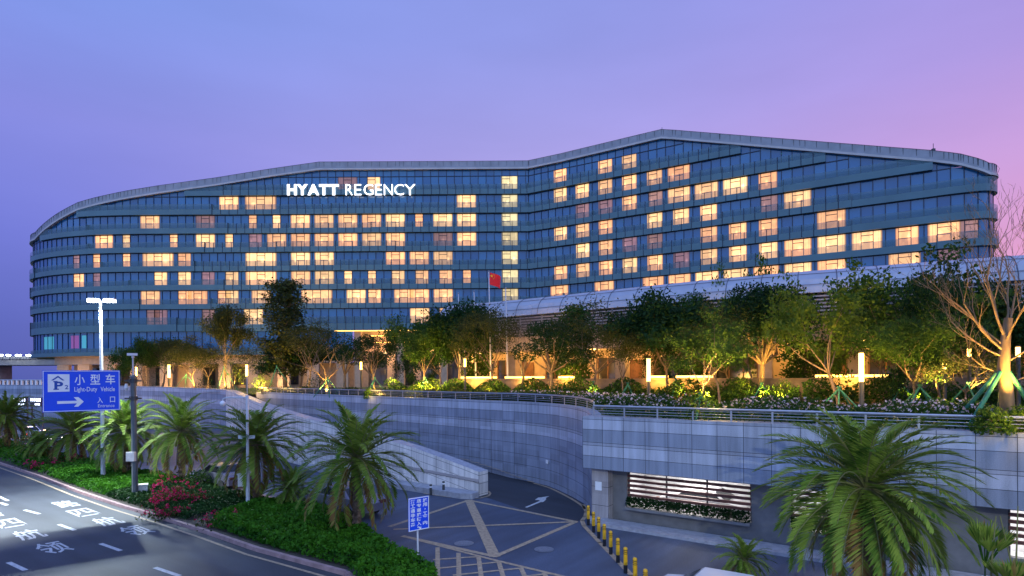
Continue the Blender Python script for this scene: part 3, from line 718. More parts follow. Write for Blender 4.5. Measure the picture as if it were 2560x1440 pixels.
# roof edge, parapet and roof
gw, gp, gr = MB(), MB(), MB()
ss_ = np.unique(np.concatenate([np.arange(S0, -70, .7), np.arange(-70, 62, 1.4667), np.arange(62, S1, .5), [0.0, S1], rs])); ss_ = [s for s in ss_ if S0 <= s <= S1]
for a, b in zip(ss_[:-1], ss_[1:]):
    for o0, o1, d0, d1, G in ((.6, .6, 1.5, 1.2, gw), (0, .6, 1.45, 1.5, gw), (.6, .45, 1.2, 1.15, gw), (.45, .40, 1.15, .0, gr), (.40, -15, .0, .3, gw)):
        za, zb = ZR(a), ZR(b)
        if o1 == -15: o1 = -min(15, 2.5 + max(0, 58 - b) * .8, 3 + max(0, a - S0) * .5)
        G.face([FW(a, o0, za - d0), FW(b, o0, zb - d0), FW(b, o1, zb - d1), FW(a, o1, za - d1)], 0)
gw.build('roof', M['roofedge'], hotel); gr.build('parapet_panel', M['roofglass'], hotel)
for a in ss_[::1]:
    p = Vector(FW(a, .42, ZR(a) - .42)); gp.box(p, (.05, .05, .95), 0); 
gp.tube([FW(a, .42, ZR(a) + .04) for a in ss_], .035, 5)
tag(gp.build('roof_rail', M['darksteel'], hotel), kind='stuff')
# lit windows
WT = {'W': (-1.25, 1.25), 'N': (-.5, .5), 'M': (-.5, 1.15), 'L': (-1.2, .5), 'R': (-.72, 1.12), 'R3': (-1.3, 1.25), 'V': (-2.0, 2.0), 'U': (-2.4, 2.4), 'C': (-.6, 1.5)}
wins = []
def add_w(row, items):
    for it in items.split():
        x, ty = it.split(':'); dim = ty.endswith('d'); ty = ty.rstrip('d'); wins.append((float(x), row, ty, dim))
add_w(7, '872:Wd 932:M 1395:R 1507:R 1565:R')
add_w(6, '567:W 650:V 1168:W 1396:R 1453:R 1508:R 1566:R 1628:R 1692:R3')
add_w(5, '381:W 516:Wd 628:N 688:N 750:W 808:W 872:W 932:W 992:W 1049:N 1108:W 1170:W 1453:Rd 1510:Rd 1568:R 1630:Md 1692:R3 1763:R3 1838:R3 1911:R')
add_w(4, '252:W 323:N 443:N 507:W 568:N 628:Md 688:W 750:W 814:W 872:W 932:W 993:W 1108:Wd 1172:W 1400:R 1453:R 1510:R 1628:R 1696:R 1765:R 1988:R3 1905:Md')
add_w(3, '199:Nd 250:N 323:N 400:V 458:M 655:V 750:W 814:W 993:W 1053:W 1113:W 1453:R 1511:R 1576:Rd 1633:Rd 1765:R 1838:R 1912:R 2075:R3')
add_w(2, '185:M 250:Nd 396:M 456:M 514:Md 580:M 655:V 750:W 814:W 874:N 934:N 997:M 1055:M 1115:M 1174:N 1397:R 1453:R 1510:R 1572:R 1630:R 1700:Rd 1762:R 1836:R 1910:R 1993:R3 2077:R3 2168:R3 2255:R 2375:W 2425:Wd')
add_w(1, '385:W 458:M 505:W 560:M 580:M 645:W 795:V 890:W 935:M 1000:W 1055:W 1115:W 1400:R3 1508:R3 1628:R3 1697:R3 1762:R3 1838:R3 1912:R3 1993:R3 2077:R3 2258:R3 2375:Md')
add_w(0, '375:Md 396:Md 510:Md 640:W 1057:W 1105:M')
for k in range(1, 8): wins.append((1272, k, 'C', False))
built = []
rw = random.Random(11)
for x, row, ty, dim in wins:
    zc = ZK(row) + 2.25 if row else 15.5 + 2.3
    y = 600
    for _ in range(3):
        s, z, D = facade_s(x, y); y = HY - .007 * (x - CX) - (zc - CH) * F / D
    step, s_ref = (PW, sc_l) if s < 0 else (PR, sc_r)
    s = s_ref + round((s - s_ref) / step) * step
    a, b = WT[ty]; built.append(((b - a) / D, s, row, ty, dim, step, D))
built.sort(key=lambda t: -t[0])
rest, restf = MB(), MB()
def window_geo(g, gf, s, row, ty, dim, step):
    a, b = WT[ty]; z0, z1 = (ZK(row) + .98, ZK(row + 1) - .12) if row else (16.5, ZK(1) - .12)
    tint = rw.random(); m = 1 if dim else (2 if ty == 'C' else 0)
    n = 3
    for q in range(n):
        s0, s1 = s + (a + (b - a) * q / n) * step, s + (a + (b - a) * (q + 1) / n) * step
        g.face([FW(s0, .02, z0), FW(s1, .02, z0), FW(s1, .02, z1), FW(s0, .02, z1)], m, [(q / n, 0), ((q + 1) / n, 0), ((q + 1) / n, 1), (q / n, 1)], tint)
    ends = [-.5, .5] if ty not in ('V', 'U') else [-1.5, -.5, .5, 1.5]
    for e in ends:
        p, q = Vector(FW(s + e * step, .07, 0)), Vector(FW(s + e * step + .05, .07, 0)); gf.box((p.x, p.y, (z0 + z1) / 2), (.09, .08, z1 - z0), math.atan2((q - p).y, (q - p).x))
    p, q = Vector(FW(s - .5 * step, .07, 0)), Vector(FW(s + .5 * step, .07, 0)); ang = math.atan2((q - p).y, (q - p).x); c = (p + q) / 2
    for zz in (z1 - .48, z0 + .95): gf.box((c.x, c.y, zz), (step - .1, .075, .09), ang)
for i, (_, s, row, ty, dim, step, D) in enumerate(built):
    if i < 100:
        g, gf = MB(), MB(); window_geo(g, gf, s, row, ty, dim, step)
        o = g.build('window', [M['win'], M['win_dim'], M['win_core']], hotel); gf.build('frame', M['mullion'], o)
    else: window_geo(rest, restf, s, row, ty, dim, step)
o = rest.build('window', [M['win'], M['win_dim'], M['win_core']], hotel); tag(o, kind='stuff'); restf.build('frame', M['mullion'], o)
# coloured glow in the ground floor restaurant windows
g = MB()
M['aqua'] = emitmat('aqua_restaurant_light', (.12, .55, .55), .22); M['pink'] = emitmat('pink_restaurant_light', (.5, .14, .35), .16)
for x, w, m in ((110, 1.4, 0), (118, 1.3, 0), (128, .9, 0), (185, 1.2, 1), (178, 1.2, 1), (205, 1.0, 0)):
    s = facade_s(x, 850)[0]; g.face([FW(s, .03, 12.6), FW(s + w, .03, 12.6), FW(s + w, .03, 15.0), FW(s, .03, 15.0)], m)
tag(g.build('restaurant_window', [M['aqua'], M['pink']], hotel), label='restaurant windows glowing aqua and pink', kind='stuff')
# base of the hotel
g = MB()
def bwall(g, a, b, out, z0, z1, m=0, n=8):
    for q in range(n):
        s0, s1 = a + (b - a) * q / n, a + (b - a) * (q + 1) / n
        g.face([FW(s0, out, z0), FW(s1, out, z0), FW(s1, out, z1), FW(s0, out, z1)], m, [(s0, z1 - z0), (s1, z1 - z0), (s1, 0), (s0, 0)])
bwall(g, -92, -33, -.6, 9.6, 11.1); bwall(g, -92, -33, -4, 4.9, 9.6); bwall(g, -33, 0, -4, 4.9, 15.5); bwall(g, 0, S1, -2, 4.9, 15.5, 0, 30)
for s in np.arange(-90, -33, 5.5): p = Vector(FW(s, -1.2, 7.2)); g.box(p, (2.2, .8, 4.8), 0)
for s in np.arange(-32, 0, 8): p = Vector(FW(s, -1, 10.2)); g.box(p, (1.2, 1.2, 10.5), 0)
g.build('podium_wall', M['beige'], hotel)
g = MB()
bwall(g, S0, -33, 0, 11.08, 11.09)
for a, b, z in ((S0, -33, 11.08), (-33, 0, 15.48), (0, S1, 15.48)):
    n = 14
    for q in range(n):
        s0, s1 = a + (b - a) * q / n, a + (b - a) * (q + 1) / n; g.face([FW(s0, .5, z), FW(s1, .5, z), FW(s1, -4, z), FW(s0, -4, z)])
g.build('soffit', M['beige'], hotel)
g = MB()
for a, b, z, o in ((-36, -4, 15.36, .3), (-30, -12, 14.6, -2.6), (-30, -12, 13.4, -3.6)):
    n = 6
    for q in range(n):
        s0, s1 = a + (b - a) * q / n, a + (b - a) * (q + 1) / n; g.face([FW(s0, o, z), FW(s1, o, z), FW(s1, o, z + .10), FW(s0, o, z + .10)])
g.build('soffit_strip_light', M['strip_warm'], hotel)
for s in (-84, -78, -70, -62, -55, -46, -29, -24, -19, -14, -8):
    p = Vector(FW(s, -3.9, 7.2 if s < -33 else 8.4)); g = MB(); g.box(p, (3.4, .12, 3.4 if s < -33 else 6.4), 0); o = g.build('lobby_glazing', M['lobby_glass'], hotel)
    g = MB()
    for q in (-1.6, -.55, .55, 1.6): g.box((p.x + q, p.y - .1, p.z), (.09, .08, 3.4 if s < -33 else 6.4), 0)
    g.box((p.x, p.y - .12, p.z + .6), (3.4, .07, .09), 0); g.build('frame', M['mullion'], o)
for s, e in ((-85, 260), (-76, 300), (-66, 300), (-56, 260), (-46, 220), (-28, 500), (-18, 600), (-9, 500)):
    p = FW(s, 1.5 if s < -33 else -1.2, 5.8 if s < -33 else 12); light('POINT', p, e * 3, (1, .56, .22), .3)
# roof mast and illuminated name
sN = facade_s(1642, 340)[0]
p = Vector(FW(sN, -3, ZR(sN) - .5)); g = MB(); g.tube([p, p + Vector((0, 0, 2.3))], [.09, .035], 6)
tag(g.build('roof_mast', M['darksteel']), 'thin lightning mast standing near the peak of the hotel roof', 'mast')
g = MB(); sN = facade_s(2333, 380)[0]; p = Vector(FW(sN, .1, ZR(sN) + .15)); g.box(p, (.35, .35, .4)); g.tube([p, p + Vector((0, 0, .9))], .04, 5)
tag(g.build('roof_beacon', M['darksteel']), 'small dark beacon on the sloping right end of the hotel roof', 'beacon')
sg = thing('hotel_sign', 'glowing white two word name sign high on the left part of the facade', 'sign', (-29.6, 106.7, 40.6))
for word, boxes, bold in (('HYATT', ((312, 406), (412, 514), (518, 630), (632, 724), (728, 826)), .035), ('REGENCY', ((897, 965), (985, 1052), (1078, 1172), (1192, 1258), (1280, 1366), (1384, 1478), (1486, 1592)), -.012)):
    for ch, (a, b) in zip(word, boxes):
        D = 106.75; p0, p1 = at(640 + a / 4, 487.5, D), at(640 + b / 4, 461, D)
        place_text('letter', ch, ((p0.x + p1.x) / 2, D, (p0.z + p1.z) / 2), (1, 0, 0), (0, 0, 1), p1.x - p0.x, 1.98, M['letter'], sg, bold, .06)

# ------------------------------------------------------------------ pavilion with curved white roof
PP = smooth([(-8.2, 64.6, 0), (1.6, 57.9, 0), (10.5, 51.0, 0), (19.8, 44.6, 0), (33.7, 37.8, 0), (48, 31.5, 0)], 6)
PS = [0.0]
for a, b in zip(PP[:-1], PP[1:]): PS.append(PS[-1] + (b - a).length)
def PV(s, inn, z):
    i = max(j for j in range(len(PS) - 1) if PS[j] <= s + 1e-6); a, b = PP[i], PP[i + 1]; d = (b - a).normalized()
    p = a + d * (s - PS[i]); return Vector((p.x - d.y * inn, p.y + d.x * inn, z))
PE = PS[-1]
pav = thing('garden_pavilion', 'low garden pavilion with a long barrel curved white roof and silver louvres', 'pavilion', tuple(PV(0, 0, 4.96)))
g = MB(); prof = [(0.0, 13.0), (.10, 13.5), (.38, 14.05), (.85, 14.5), (1.5, 14.82), (2.4, 15.0), (3.5, 15.02), (7.5, 14.6)]
ns = 44
for q in range(ns):
    s0, s1 = PE * q / ns, PE * (q + 1) / ns - .001
    for (i0, z0), (i1, z1) in zip(prof[:-1], prof[1:]): g.face([PV(s0, i0, z0), PV(s1, i0, z0), PV(s1, i1, z1), PV(s0, i1, z1)])
    g.face([PV(s0, 0, 13), PV(s0, .9, 13), PV(s1, .9, 13), PV(s1, 0, 13)])
g.face([PV(0, i, z) for i, z in prof] + [PV(0, 7.5, 13), PV(0, .9, 13)])
pr = g.build('roof', M['roofwhite'], pav)
g = MB(); q = 0.02
while q < PE - .3:
    g.tube([PV(q, i - .02, z + .02) for i, z in prof[:7]], .03, 4); q += 2.6
for i, z in ((.12, 13.62), (.85, 14.53)): g.tube([PV(s, i - .02, z) for s in np.linspace(0.02, PE - .1, 40)], .022, 4)
g.build('roof_seam', M['seam'], pr)
g = MB()
for r, z in enumerate(np.arange(12.75, 10.9, -.27)):
    for q in range(24):
        s0, s1 = PE * q / 24, PE * (q + 1) / 24 - .002
        for (i0, z0), (i1, z1) in (((.30, z - .05), (.30, z + .05)), ((.30, z + .05), (.52, z + .09)), ((.30, z - .05), (.52, z - .01))): g.face([PV(s0, i0, z0), PV(s1, i0, z0), PV(s1, i1, z1), PV(s0, i1, z1)])
g.build('louvre_screen', M['slat'], pav)
q = .3
while q < PE - .4:
    g = MB(); a = PV(q, .42, 11.9); d = PV(q + .05, .42, 11.9) - a; g.box(a, (.12, .12, 2.2), math.atan2(d.y, d.x)); q += 2.6
    g.build('louvre_post', M['slat'], pav)
g = MB()
def pwall(i, z0, z1, m=0, a=0.0, b=None):
    n = 24; b = b or PE - .01
    for q in range(n):
        s0, s1 = a + (b - a) * q / n, a + (b - a) * (q + 1) / n; g.face([PV(s0, i, z0), PV(s1, i, z0), PV(s1, i, z1), PV(s0, i, z1)], m, [(s0, z1), (s1, z1), (s1, z0), (s0, z0)])
pwall(.75, 10.9, 13.0, 1); pwall(.5, 9.4, 10.9); pwall(5.5, 4.9, 9.6)
n = 24
for q in range(n):
    s0, s1 = PE * q / n, PE * (q + 1) / n - .002; g.face([PV(s0, .5, 9.41), PV(s1, .5, 9.41), PV(s1, 5.5, 9.41), PV(s0, 5.5, 9.41)])
g.build('wall', [M['beige'], M['darkwall']], pav)
q = 3.0
while q < PE - 1:
    g = MB(); a = PV(q, 1.4, 7.2); d = PV(q + .05, 1.4, 7.2) - a; g.box(a, (1.0, 1.0, 4.6), math.atan2(d.y, d.x)); g.build('column', M['beige'], pav); q += 6.2
M['timber'] = pm('warm_timber_door', (.16, .07, .03), .5, var=.3, scale=3)
for q in (8, 20.5, 27, 39):
    g = MB(); a = PV(q, 5.4, 6.7); d = PV(q + .05, 5.4, 6.7) - a; g.box(a, (2.2, .1, 3.4), math.atan2(d.y, d.x)); g.build('door', M['timber'], pav)
for q in np.arange(6.1, PE - 4, 6.2):
    if min(abs(q - d) for d in (8, 20.5, 27, 39)) < 1.9: continue
    g, gf = MB(), MB(); a = PV(q, 5.38, 6.9); d = PV(q + .05, 5.38, 6.9) - a; an = math.atan2(d.y, d.x); g.box(a, (3.6, .1, 3.6), an); o = g.build('glazing', M['lobby_glass'], pav); d.normalize()
    for k in (-1.75, -.6, .6, 1.75): c = a + d * k + Vector((d.y, -d.x, 0)) * .08; gf.box(c, (.1, .1, 3.6), an)
    gf.build('frame', M['timber'], o)
q = 4
while q < PE - 2:
    light('POINT', PV(q, 2.6, 8.9), 430, (1, .52, .13), .2); q += 4.6
# planter wall with a strip light in front of the pavilion
pw = thing('planter_wall', 'low beige planter wall with glowing amber strip lights before the pavilion', 'wall', tuple(PV(0, -5, 4.96)))
g, gl = MB(), MB()
pts = [PV(s, -5.0, 0) for s in np.linspace(6, PE - 8, 26)]
for a, b in zip(pts[:-1], pts[1:]):
    d = b - a; c = (a + b) / 2; g.box((c.x, c.y, 5.75), (d.length, .4, 1.6), math.atan2(d.y, d.x)); g.box((c.x, c.y, 6.61), (d.length + .01, .55, .12), math.atan2(d.y, d.x))
g.build('wall_face', M['planter'], pw)
for s0, s1 in ((7.5, 12), (13, 17.5), (19, 20.5), (27, 28.5), (29, 31.5), (37.5, 41.5)):
    g = MB(); a, b = PV(s0, -5.22, 6.8), PV(s1, -5.22, 6.8); d = b - a; g.box((a + b) / 2, (d.length, .10, .16), math.atan2(d.y, d.x)); g.build('strip_light', M['strip_warm'], pw)
    c = (a + b) / 2; light('AREA', c + Vector((-.3, -.5, .1)), 160, WARM, 1.2, (math.radians(65), 0, math.atan2(d.y, d.x)))

# ------------------------------------------------------------------ vegetation builders
def leaves(name, cen, size, tint, mat, parent=None, rs_=None, aspect=.55, flat=0.0, local=True):
    """one mesh of many diamond leaves"""
    R = rs_; n = len(cen); cen = np.asarray(cen, float); size = np.broadcast_to(np.asarray(size, float), (n,))
    a = R.normal(size=(n, 3)); a[:, 2] *= (1 - flat * .7); a /= np.linalg.norm(a, axis=1)[:, None]
    b = R.normal(size=(n, 3)); b[:, 2] *= (1 - flat * .7); b -= a * (a * b).sum(1)[:, None]; b /= np.linalg.norm(b, axis=1)[:, None]
    a = a * size[:, None] * .5; b = b * size[:, None] * .5 * aspect
    co = np.stack([cen - a, cen + b, cen + a, cen - b], 1).reshape(-1, 3)
    me = bpy.data.meshes.new(name); me.vertices.add(4 * n); me.loops.add(4 * n); me.polygons.add(n)
    me.vertices.foreach_set('co', co.ravel()); me.loops.foreach_set('vertex_index', np.arange(4 * n, dtype=np.int32))
    me.polygons.foreach_set('loop_start', np.arange(0, 4 * n, 4, dtype=np.int32))
    at_ = me.attributes.new('tint', 'FLOAT', 'FACE'); at_.data.foreach_set('value', np.clip(np.broadcast_to(tint, (n,)), 0, 1).astype(np.float32))
    me.materials.append(mat); me.update(calc_edges=True)
    return link(name, me, parent, local)

def tree_proto(kind, seed, H=7.0, R=2.2, fork=.28, nlimb=5, depth=3, per=64, leaf=.2, sig=.34, spread=.75, mat='leaf_mid', bark='bark', r0=.13, multi=1, up=.15):
    """returns an Empty with trunk and crown, standing at the origin"""
    rr = random.Random(seed); R_ = np.random.RandomState(seed); g = MB(); tips = []
    def grow(p, d, L, r, k):
        pts, rad = [p], [r]; n = 3
        for i in range(n):
            d = (d + Vector((rr.gauss(0, .13), rr.gauss(0, .13), rr.gauss(0, .08) + up * .25))).normalized()
            p = p + d * (L / n); pts.append(p); rad.append(r * (1 - .42 * (i + 1) / n))
            if k >= 2 or (k == 1 and i == n - 1): tips.append((p.copy(), k))
        g.tube(pts, rad, (8, 6, 5, 3, 3)[min(k, 4)], cap=False)
        if k < depth:
            m = nlimb if k == 0 else rr.choice((2, 3, 3))
            az = rr.random() * 6.28
            for q in range(m):
                az += 6.28 / m + rr.gauss(0, .35); sp = spread * rr.uniform(.6, 1.25)
                o = d.orthogonal().normalized(); o.rotate(Matrix.Rotation(az, 3, d)); nd = (d * math.cos(sp) + o * math.sin(sp)).normalized()
                grow(p if q else pts[-1], nd, L * rr.uniform(.55, .8) if k else (H - H * fork) * rr.uniform(.30, .48), rad[-1] * (.62 if m > 2 else .72), k + 1)
    for q in range(multi):
        az = q * 6.28 / multi + .5; d = Vector((math.cos(az) * .22, math.sin(az) * .22, 1)).normalized() if multi > 1 else Vector((rr.gauss(0, .04), rr.gauss(0, .04), 1)).normalized()
        grow(Vector((math.cos(az) * .15 * (multi > 1), math.sin(az) * .15 * (multi > 1), 0)), d, H * fork, r0, 0)
    T = np.array([list(t[0]) for t in tips]); cx = np.percentile(np.abs(T[:, :2]), 92); top = T[:, 2].max()
    root = bpy.data.objects.new('tree', None); C.objects.link(root); root['H'] = float(top + sig); root['R'] = float(cx + sig)
    g.build('trunk', M[bark], root, smooth=True, local=True)
    if per:
        cl = []; tn = []; keep = R_.rand(len(T)) < .9
        for t in T[keep]:
            m = max(4, int(per * R_.uniform(.4, 1.4))); c = t + R_.normal(size=(m, 3)) * np.array([sig, sig, sig * .6]); cl.append(c)
            tn.append(np.full(m, R_.uniform(.0, .75)) + R_.uniform(0, .3, m))
        c = np.concatenate(cl); leaves('crown', c, R_.uniform(.6, 1.2, len(c)) * leaf, np.concatenate(tn), M[mat], root, R_)
    return root
def column_proto(seed, H=11.0, R=2.0, n=44, mat='leaf_olive', leaf=.27, per=95):
    rr = random.Random(seed); R_ = np.random.RandomState(seed); g = MB(); cl, tn = [], []
    tr = [Vector((math.sin(i * 1.1) * .12, math.cos(i * .9) * .10, H * .97 * i / 9)) for i in range(10)]; g.tube(tr, [.17 - .016 * i for i in range(10)], 8, cap=False)
    for i in range(n):
        f = .13 + .85 * (i + .5) / n; q = f * 9; a = int(min(q, 8)); b = tr[a].lerp(tr[a + 1], q - a); az = i * 2.4 + rr.gauss(0, .3)
        L = R * (.55 + .6 * math.sin(math.pi * min(1, f * 1.05)) ** .8) * rr.uniform(.55, 1.1) * (1 if f < .8 else .75); d = Vector((math.cos(az), math.sin(az), rr.uniform(.25, .8))).normalized(); m = b + d * L * .5; e = b + d * L + Vector((0, 0, -.12))
        g.tube([b, m, e], [.05, .03, .012], 4, cap=False)
        for c in (m, e, (m + e) / 2):
            k = int(per * rr.uniform(.35, .9)); cl.append(np.array(c) + R_.normal(size=(k, 3)) * np.array([.36, .36, .26])); tn.append(R_.uniform(0, .7) + R_.uniform(0, .3, k))
    root = bpy.data.objects.new('tree', None); C.objects.link(root); root['H'] = H + .1; root['R'] = R * 1.35
    g.build('trunk', M['bark'], root, smooth=True, local=True); c = np.concatenate(cl); leaves('crown', c, R_.uniform(.6, 1.2, len(c)) * leaf, np.concatenate(tn), M[mat], root, R_); return root
def cloud_proto(seed, H=6.0, R=2.0, pads=9, mat='leaf_dark', leaf=.16, dens=620, flat=.55):
    """bare limbs carrying dense rounded pads of foliage"""
    rr = random.Random(seed); R_ = np.random.RandomState(seed); g = MB(); cl, tn = [], []
    base = Vector((0, 0, H * .30)); g.tube([(0, 0, 0), base * .5 + Vector((.06, 0, 0)), base], [.14, .12, .10], 8, cap=False)
    for q in range(pads):
        az = q * 2.4 + rr.random() * .5; rad = R * math.sqrt((q + .5) / pads) * rr.uniform(.6, .95); z = H * (.92 - .40 * (rad / R) ** 1.5) * rr.uniform(.9, 1.02) - .4
        tip_ = Vector((math.cos(az) * rad, math.sin(az) * rad, z)); md = base.lerp(tip_, .5) + Vector((rr.gauss(0, .15), rr.gauss(0, .15), -.1))
        g.tube([base, md, tip_], [.07, .05, .025], 5, cap=False)
        a, h = R * rr.uniform(.42, .6), R * flat * rr.uniform(.42, .6); v = R_.normal(size=(dens, 3)); v /= np.linalg.norm(v, axis=1)[:, None]; v *= R_.uniform(.72, 1.08, (dens, 1))
        cl.append(np.array(tip_) + v * np.array([a, a, h])); tn.append(R_.uniform(0, .55, dens) + R_.uniform(0, .3))
    root = bpy.data.objects.new('tree', None); C.objects.link(root); root['H'] = H; root['R'] = R * 1.15
    g.build('trunk', M['palebark'], root, smooth=True, local=True); c = np.concatenate(cl)
    leaves('crown', c, R_.uniform(.6, 1.2, len(c)) * leaf, np.concatenate(tn), M[mat], root, R_); return root

PR_ = {
 'dense': [tree_proto('dense', 3, 7, per=87, leaf=.24, sig=.42, mat='leaf_mid', nlimb=6), tree_proto('dense', 14, 7, per=79, leaf=.24, sig=.42, mat='leaf_mid', nlimb=5, spread=.65)],
 'dark': [tree_proto('dark', 21, 7, per=98, leaf=.24, sig=.44, mat='leaf_dark', nlimb=6, spread=.8), tree_proto('dark', 22, 7, per=83, leaf=.22, sig=.38, mat='leaf_dark', nlimb=5)],
 'tall': [column_proto(31), column_proto(33, H=8.0, R=1.9, n=34, mat='leaf_mid')],
 'multi': [tree_proto('multi', 41, 9, fork=.35, per=64, leaf=.26, sig=.42, nlimb=3, spread=.6, mat='leaf_olive', multi=2, bark='palebark')],
 'airy': [tree_proto('airy', 51, 8, fork=.24, per=41, leaf=.26, sig=.30, nlimb=6, spread=.85, mat='leaf_light', depth=3), tree_proto('airy', 52, 8, fork=.28, per=34, leaf=.26, sig=.30, nlimb=6, spread=.75, mat='leaf_mid', depth=3)],
 'sparse': [tree_proto('sparse', 61, 7, per=17, leaf=.17, sig=.30, nlimb=6, depth=4, spread=.6, mat='leaf_olive'), tree_proto('sparse', 62, 7, per=11, leaf=.17, sig=.30, nlimb=6, depth=4, spread=.7, mat='leaf_olive')],
 'bare': [tree_proto('bare', 71, 7, per=0, nlimb=6, depth=4, spread=.6, bark='palebark', r0=.15), tree_proto('bare', 73, 7, per=0, nlimb=5, depth=4, spread=.7, bark='palebark', r0=.14)],
 'cloud': [cloud_proto(81), cloud_proto(82, pads=7, flat=.7)],
 'round': [cloud_proto(83, R=2.2, pads=16, mat='leaf_dark', flat=1.0, dens=900)],
}
used = set(); trees = []
def plant(kind, v, x, D, ytop, hw, label, z0=TZ - .04, rot=None, cat='tree', group='trees planted in the hotel garden', name='garden_tree'):
    proto = PR_[kind][v % len(PR_[kind])]; X = sx(x, D, z0)
    ztop = at(x, ytop, D).z
    if (kind, v % len(PR_[kind])) in used: o = copy_tree(proto)
    else: o = proto; used.add((kind, v % len(PR_[kind])))
    o.name = name; o.location = (X, D, z0); s = (1.52 if D < 60 else 1.42) * hw * D / F / proto['R']; sz = (ztop - z0) / proto['H']
    sz *= 1.07; o.scale = (s, s, sz); o.rotation_euler[2] = rot if rot is not None else (x * .37) % 6.28
    tag(o, label, cat, group); trees.append((X, D, x, label)); return o
T = plant
T('dense', 0, 362, 95, 850, 38, 'dark round tree behind the camera pole, leftmost of the garden trees')
T('sparse', 0, 432, 96, 838, 48, 'thin brownish tree behind the leftmost amber lantern')
T('sparse', 1, 487, 92, 842, 40, 'small orange lit tree right of the leftmost amber lantern')
T('multi', 0, 565, 85, 775, 38, 'two stemmed tree with yellow lit lower crown left of the tall tree')
T('tall', 0, 710, 74, 712, 66, 'tallest narrow olive green tree of the garden left of the hotel entrance')
T('sparse', 0, 770, 70, 800, 52, 'thin wispy tree just right of the tallest tree', rot=2)
T('bare', 0, 820, 59, 838, 60, 'bare tree with wide warm lit branches left of the cloud pruned tree')
T('cloud', 1, 862, 63, 832, 48, 'dark cloud pruned tree before the lit hotel entrance')
T('bare', 1, 937, 58, 838, 34, 'bare pruned tree with thick pale lit limbs behind the curved railing', rot=1)
T('cloud', 0, 925, 66, 828, 40, 'dark clumped tree behind the bare pruned pale tree')
T('dark', 1, 988, 63, 812, 46, 'dark leafy tree between the pale pruned tree and the yellow lit tree')
T('dense', 1, 1063, 56, 796, 62, 'green tree with a yellow lit crown behind the curved railing')
T('dark', 0, 1150, 56, 765, 56, 'dark broad leaf tree under the left end of the pavilion roof')
T('sparse', 0, 1237, 53, 768, 58, 'thin dark tree right below the red flag', rot=4)
T('bare', 0, 1312, 50, 748, 62, 'bare dark twigged tree right of the flagpoles', rot=3)
T('cloud', 0, 1378, 47, 788, 64, 'umbrella shaped dark tree with pale limbs before the pavilion')
T('sparse', 1, 1478, 45, 758, 82, 'wide olive tree with fine twigs in front of the pavilion')
T('sparse', 0, 1560, 43, 800, 52, 'small open tree in front of the wooden pavilion door', rot=5)
T('dark', 0, 1670, 42, 742, 74, 'dark spreading tree right of the middle amber lantern')
T('airy', 1, 1752, 26.1, 785, 74, 'leafy tree with bright lit trunk close behind the straight railing')
T('sparse', 1, 1800, 38, 760, 60, 'small twiggy tree beside the round dark crown', rot=2.5)
T('airy', 0, 1888, 46, 655, 72, 'light green tree top rising above the round dark crown')
T('round', 0, 1907, 39, 706, 92, 'tree with a dense round almost black crown')
T('airy', 0, 2100, 32, 668, 118, 'wide airy bright green tree left of the big amber lantern', rot=1.2)
T('airy', 1, 2262, 35, 640, 100, 'tall green tree right of the big amber lantern')
T('dark', 1, 2352, 33, 690, 86, 'dark green tree above the small amber lantern left of the big bare tree')
T('dense', 1, 2290, 31, 800, 74, 'low yellow green tree with white trunk near the right edge')
T('dark', 0, 2440, 36, 720, 70, 'dark tree directly behind the big bare tree')
T('sparse', 0, 2050, 44, 860, 50, 'small bare shrub tree by the glowing strip light', rot=.4)
T('sparse', 1, 2420, 30, 860, 60, 'small thin tree left of the big bare tree')

T('dark', 1, 1110, 60, 800, 48, 'dark tree in the gap left of the pavilion roof end')
T('tall', 1, 1190, 58, 778, 42, 'dark green tree behind the bare flagpoles', rot=2)
T('sparse', 1, 640, 78, 850, 52, 'thin orange brown tree left of the tallest olive tree', rot=.9)
T('dark', 0, 752, 76, 850, 50, 'dark low tree right behind the tallest olive tree', rot=.3)
T('dense', 1, 405, 100, 848, 46, 'dark green tree second from the left behind the topiary ball', rot=3)
T('sparse', 0, 520, 90, 862, 46, 'low brown tree between the dark round shrub and two stemmed tree', rot=3)
T('tall', 1, 1440, 50, 775, 50, 'dense green tree behind the wide olive tree', rot=5)
T('dark', 1, 1620, 47, 770, 56, 'dark tree behind the middle amber lantern', rot=1)
T('tall', 1, 1735, 48, 745, 52, 'green tree behind the bright lit trunk', rot=4)
T('dense', 0, 1830, 50, 800, 60, 'green tree behind the twiggy tree and left of the black crown', rot=.5)
T('tall', 1, 2010, 45, 735, 60, 'green tree between the black crown and the wide airy tree', rot=2)
T('dark', 0, 2200, 42, 740, 80, 'dark tree directly behind the biggest amber lantern', rot=1)
T('dense', 0, 2385, 40, 770, 80, 'green tree behind the small lanterns at right', rot=3)
T('dark', 1, 2530, 38, 760, 80, 'dark tree cut by the right edge behind the big bare tree', rot=2)

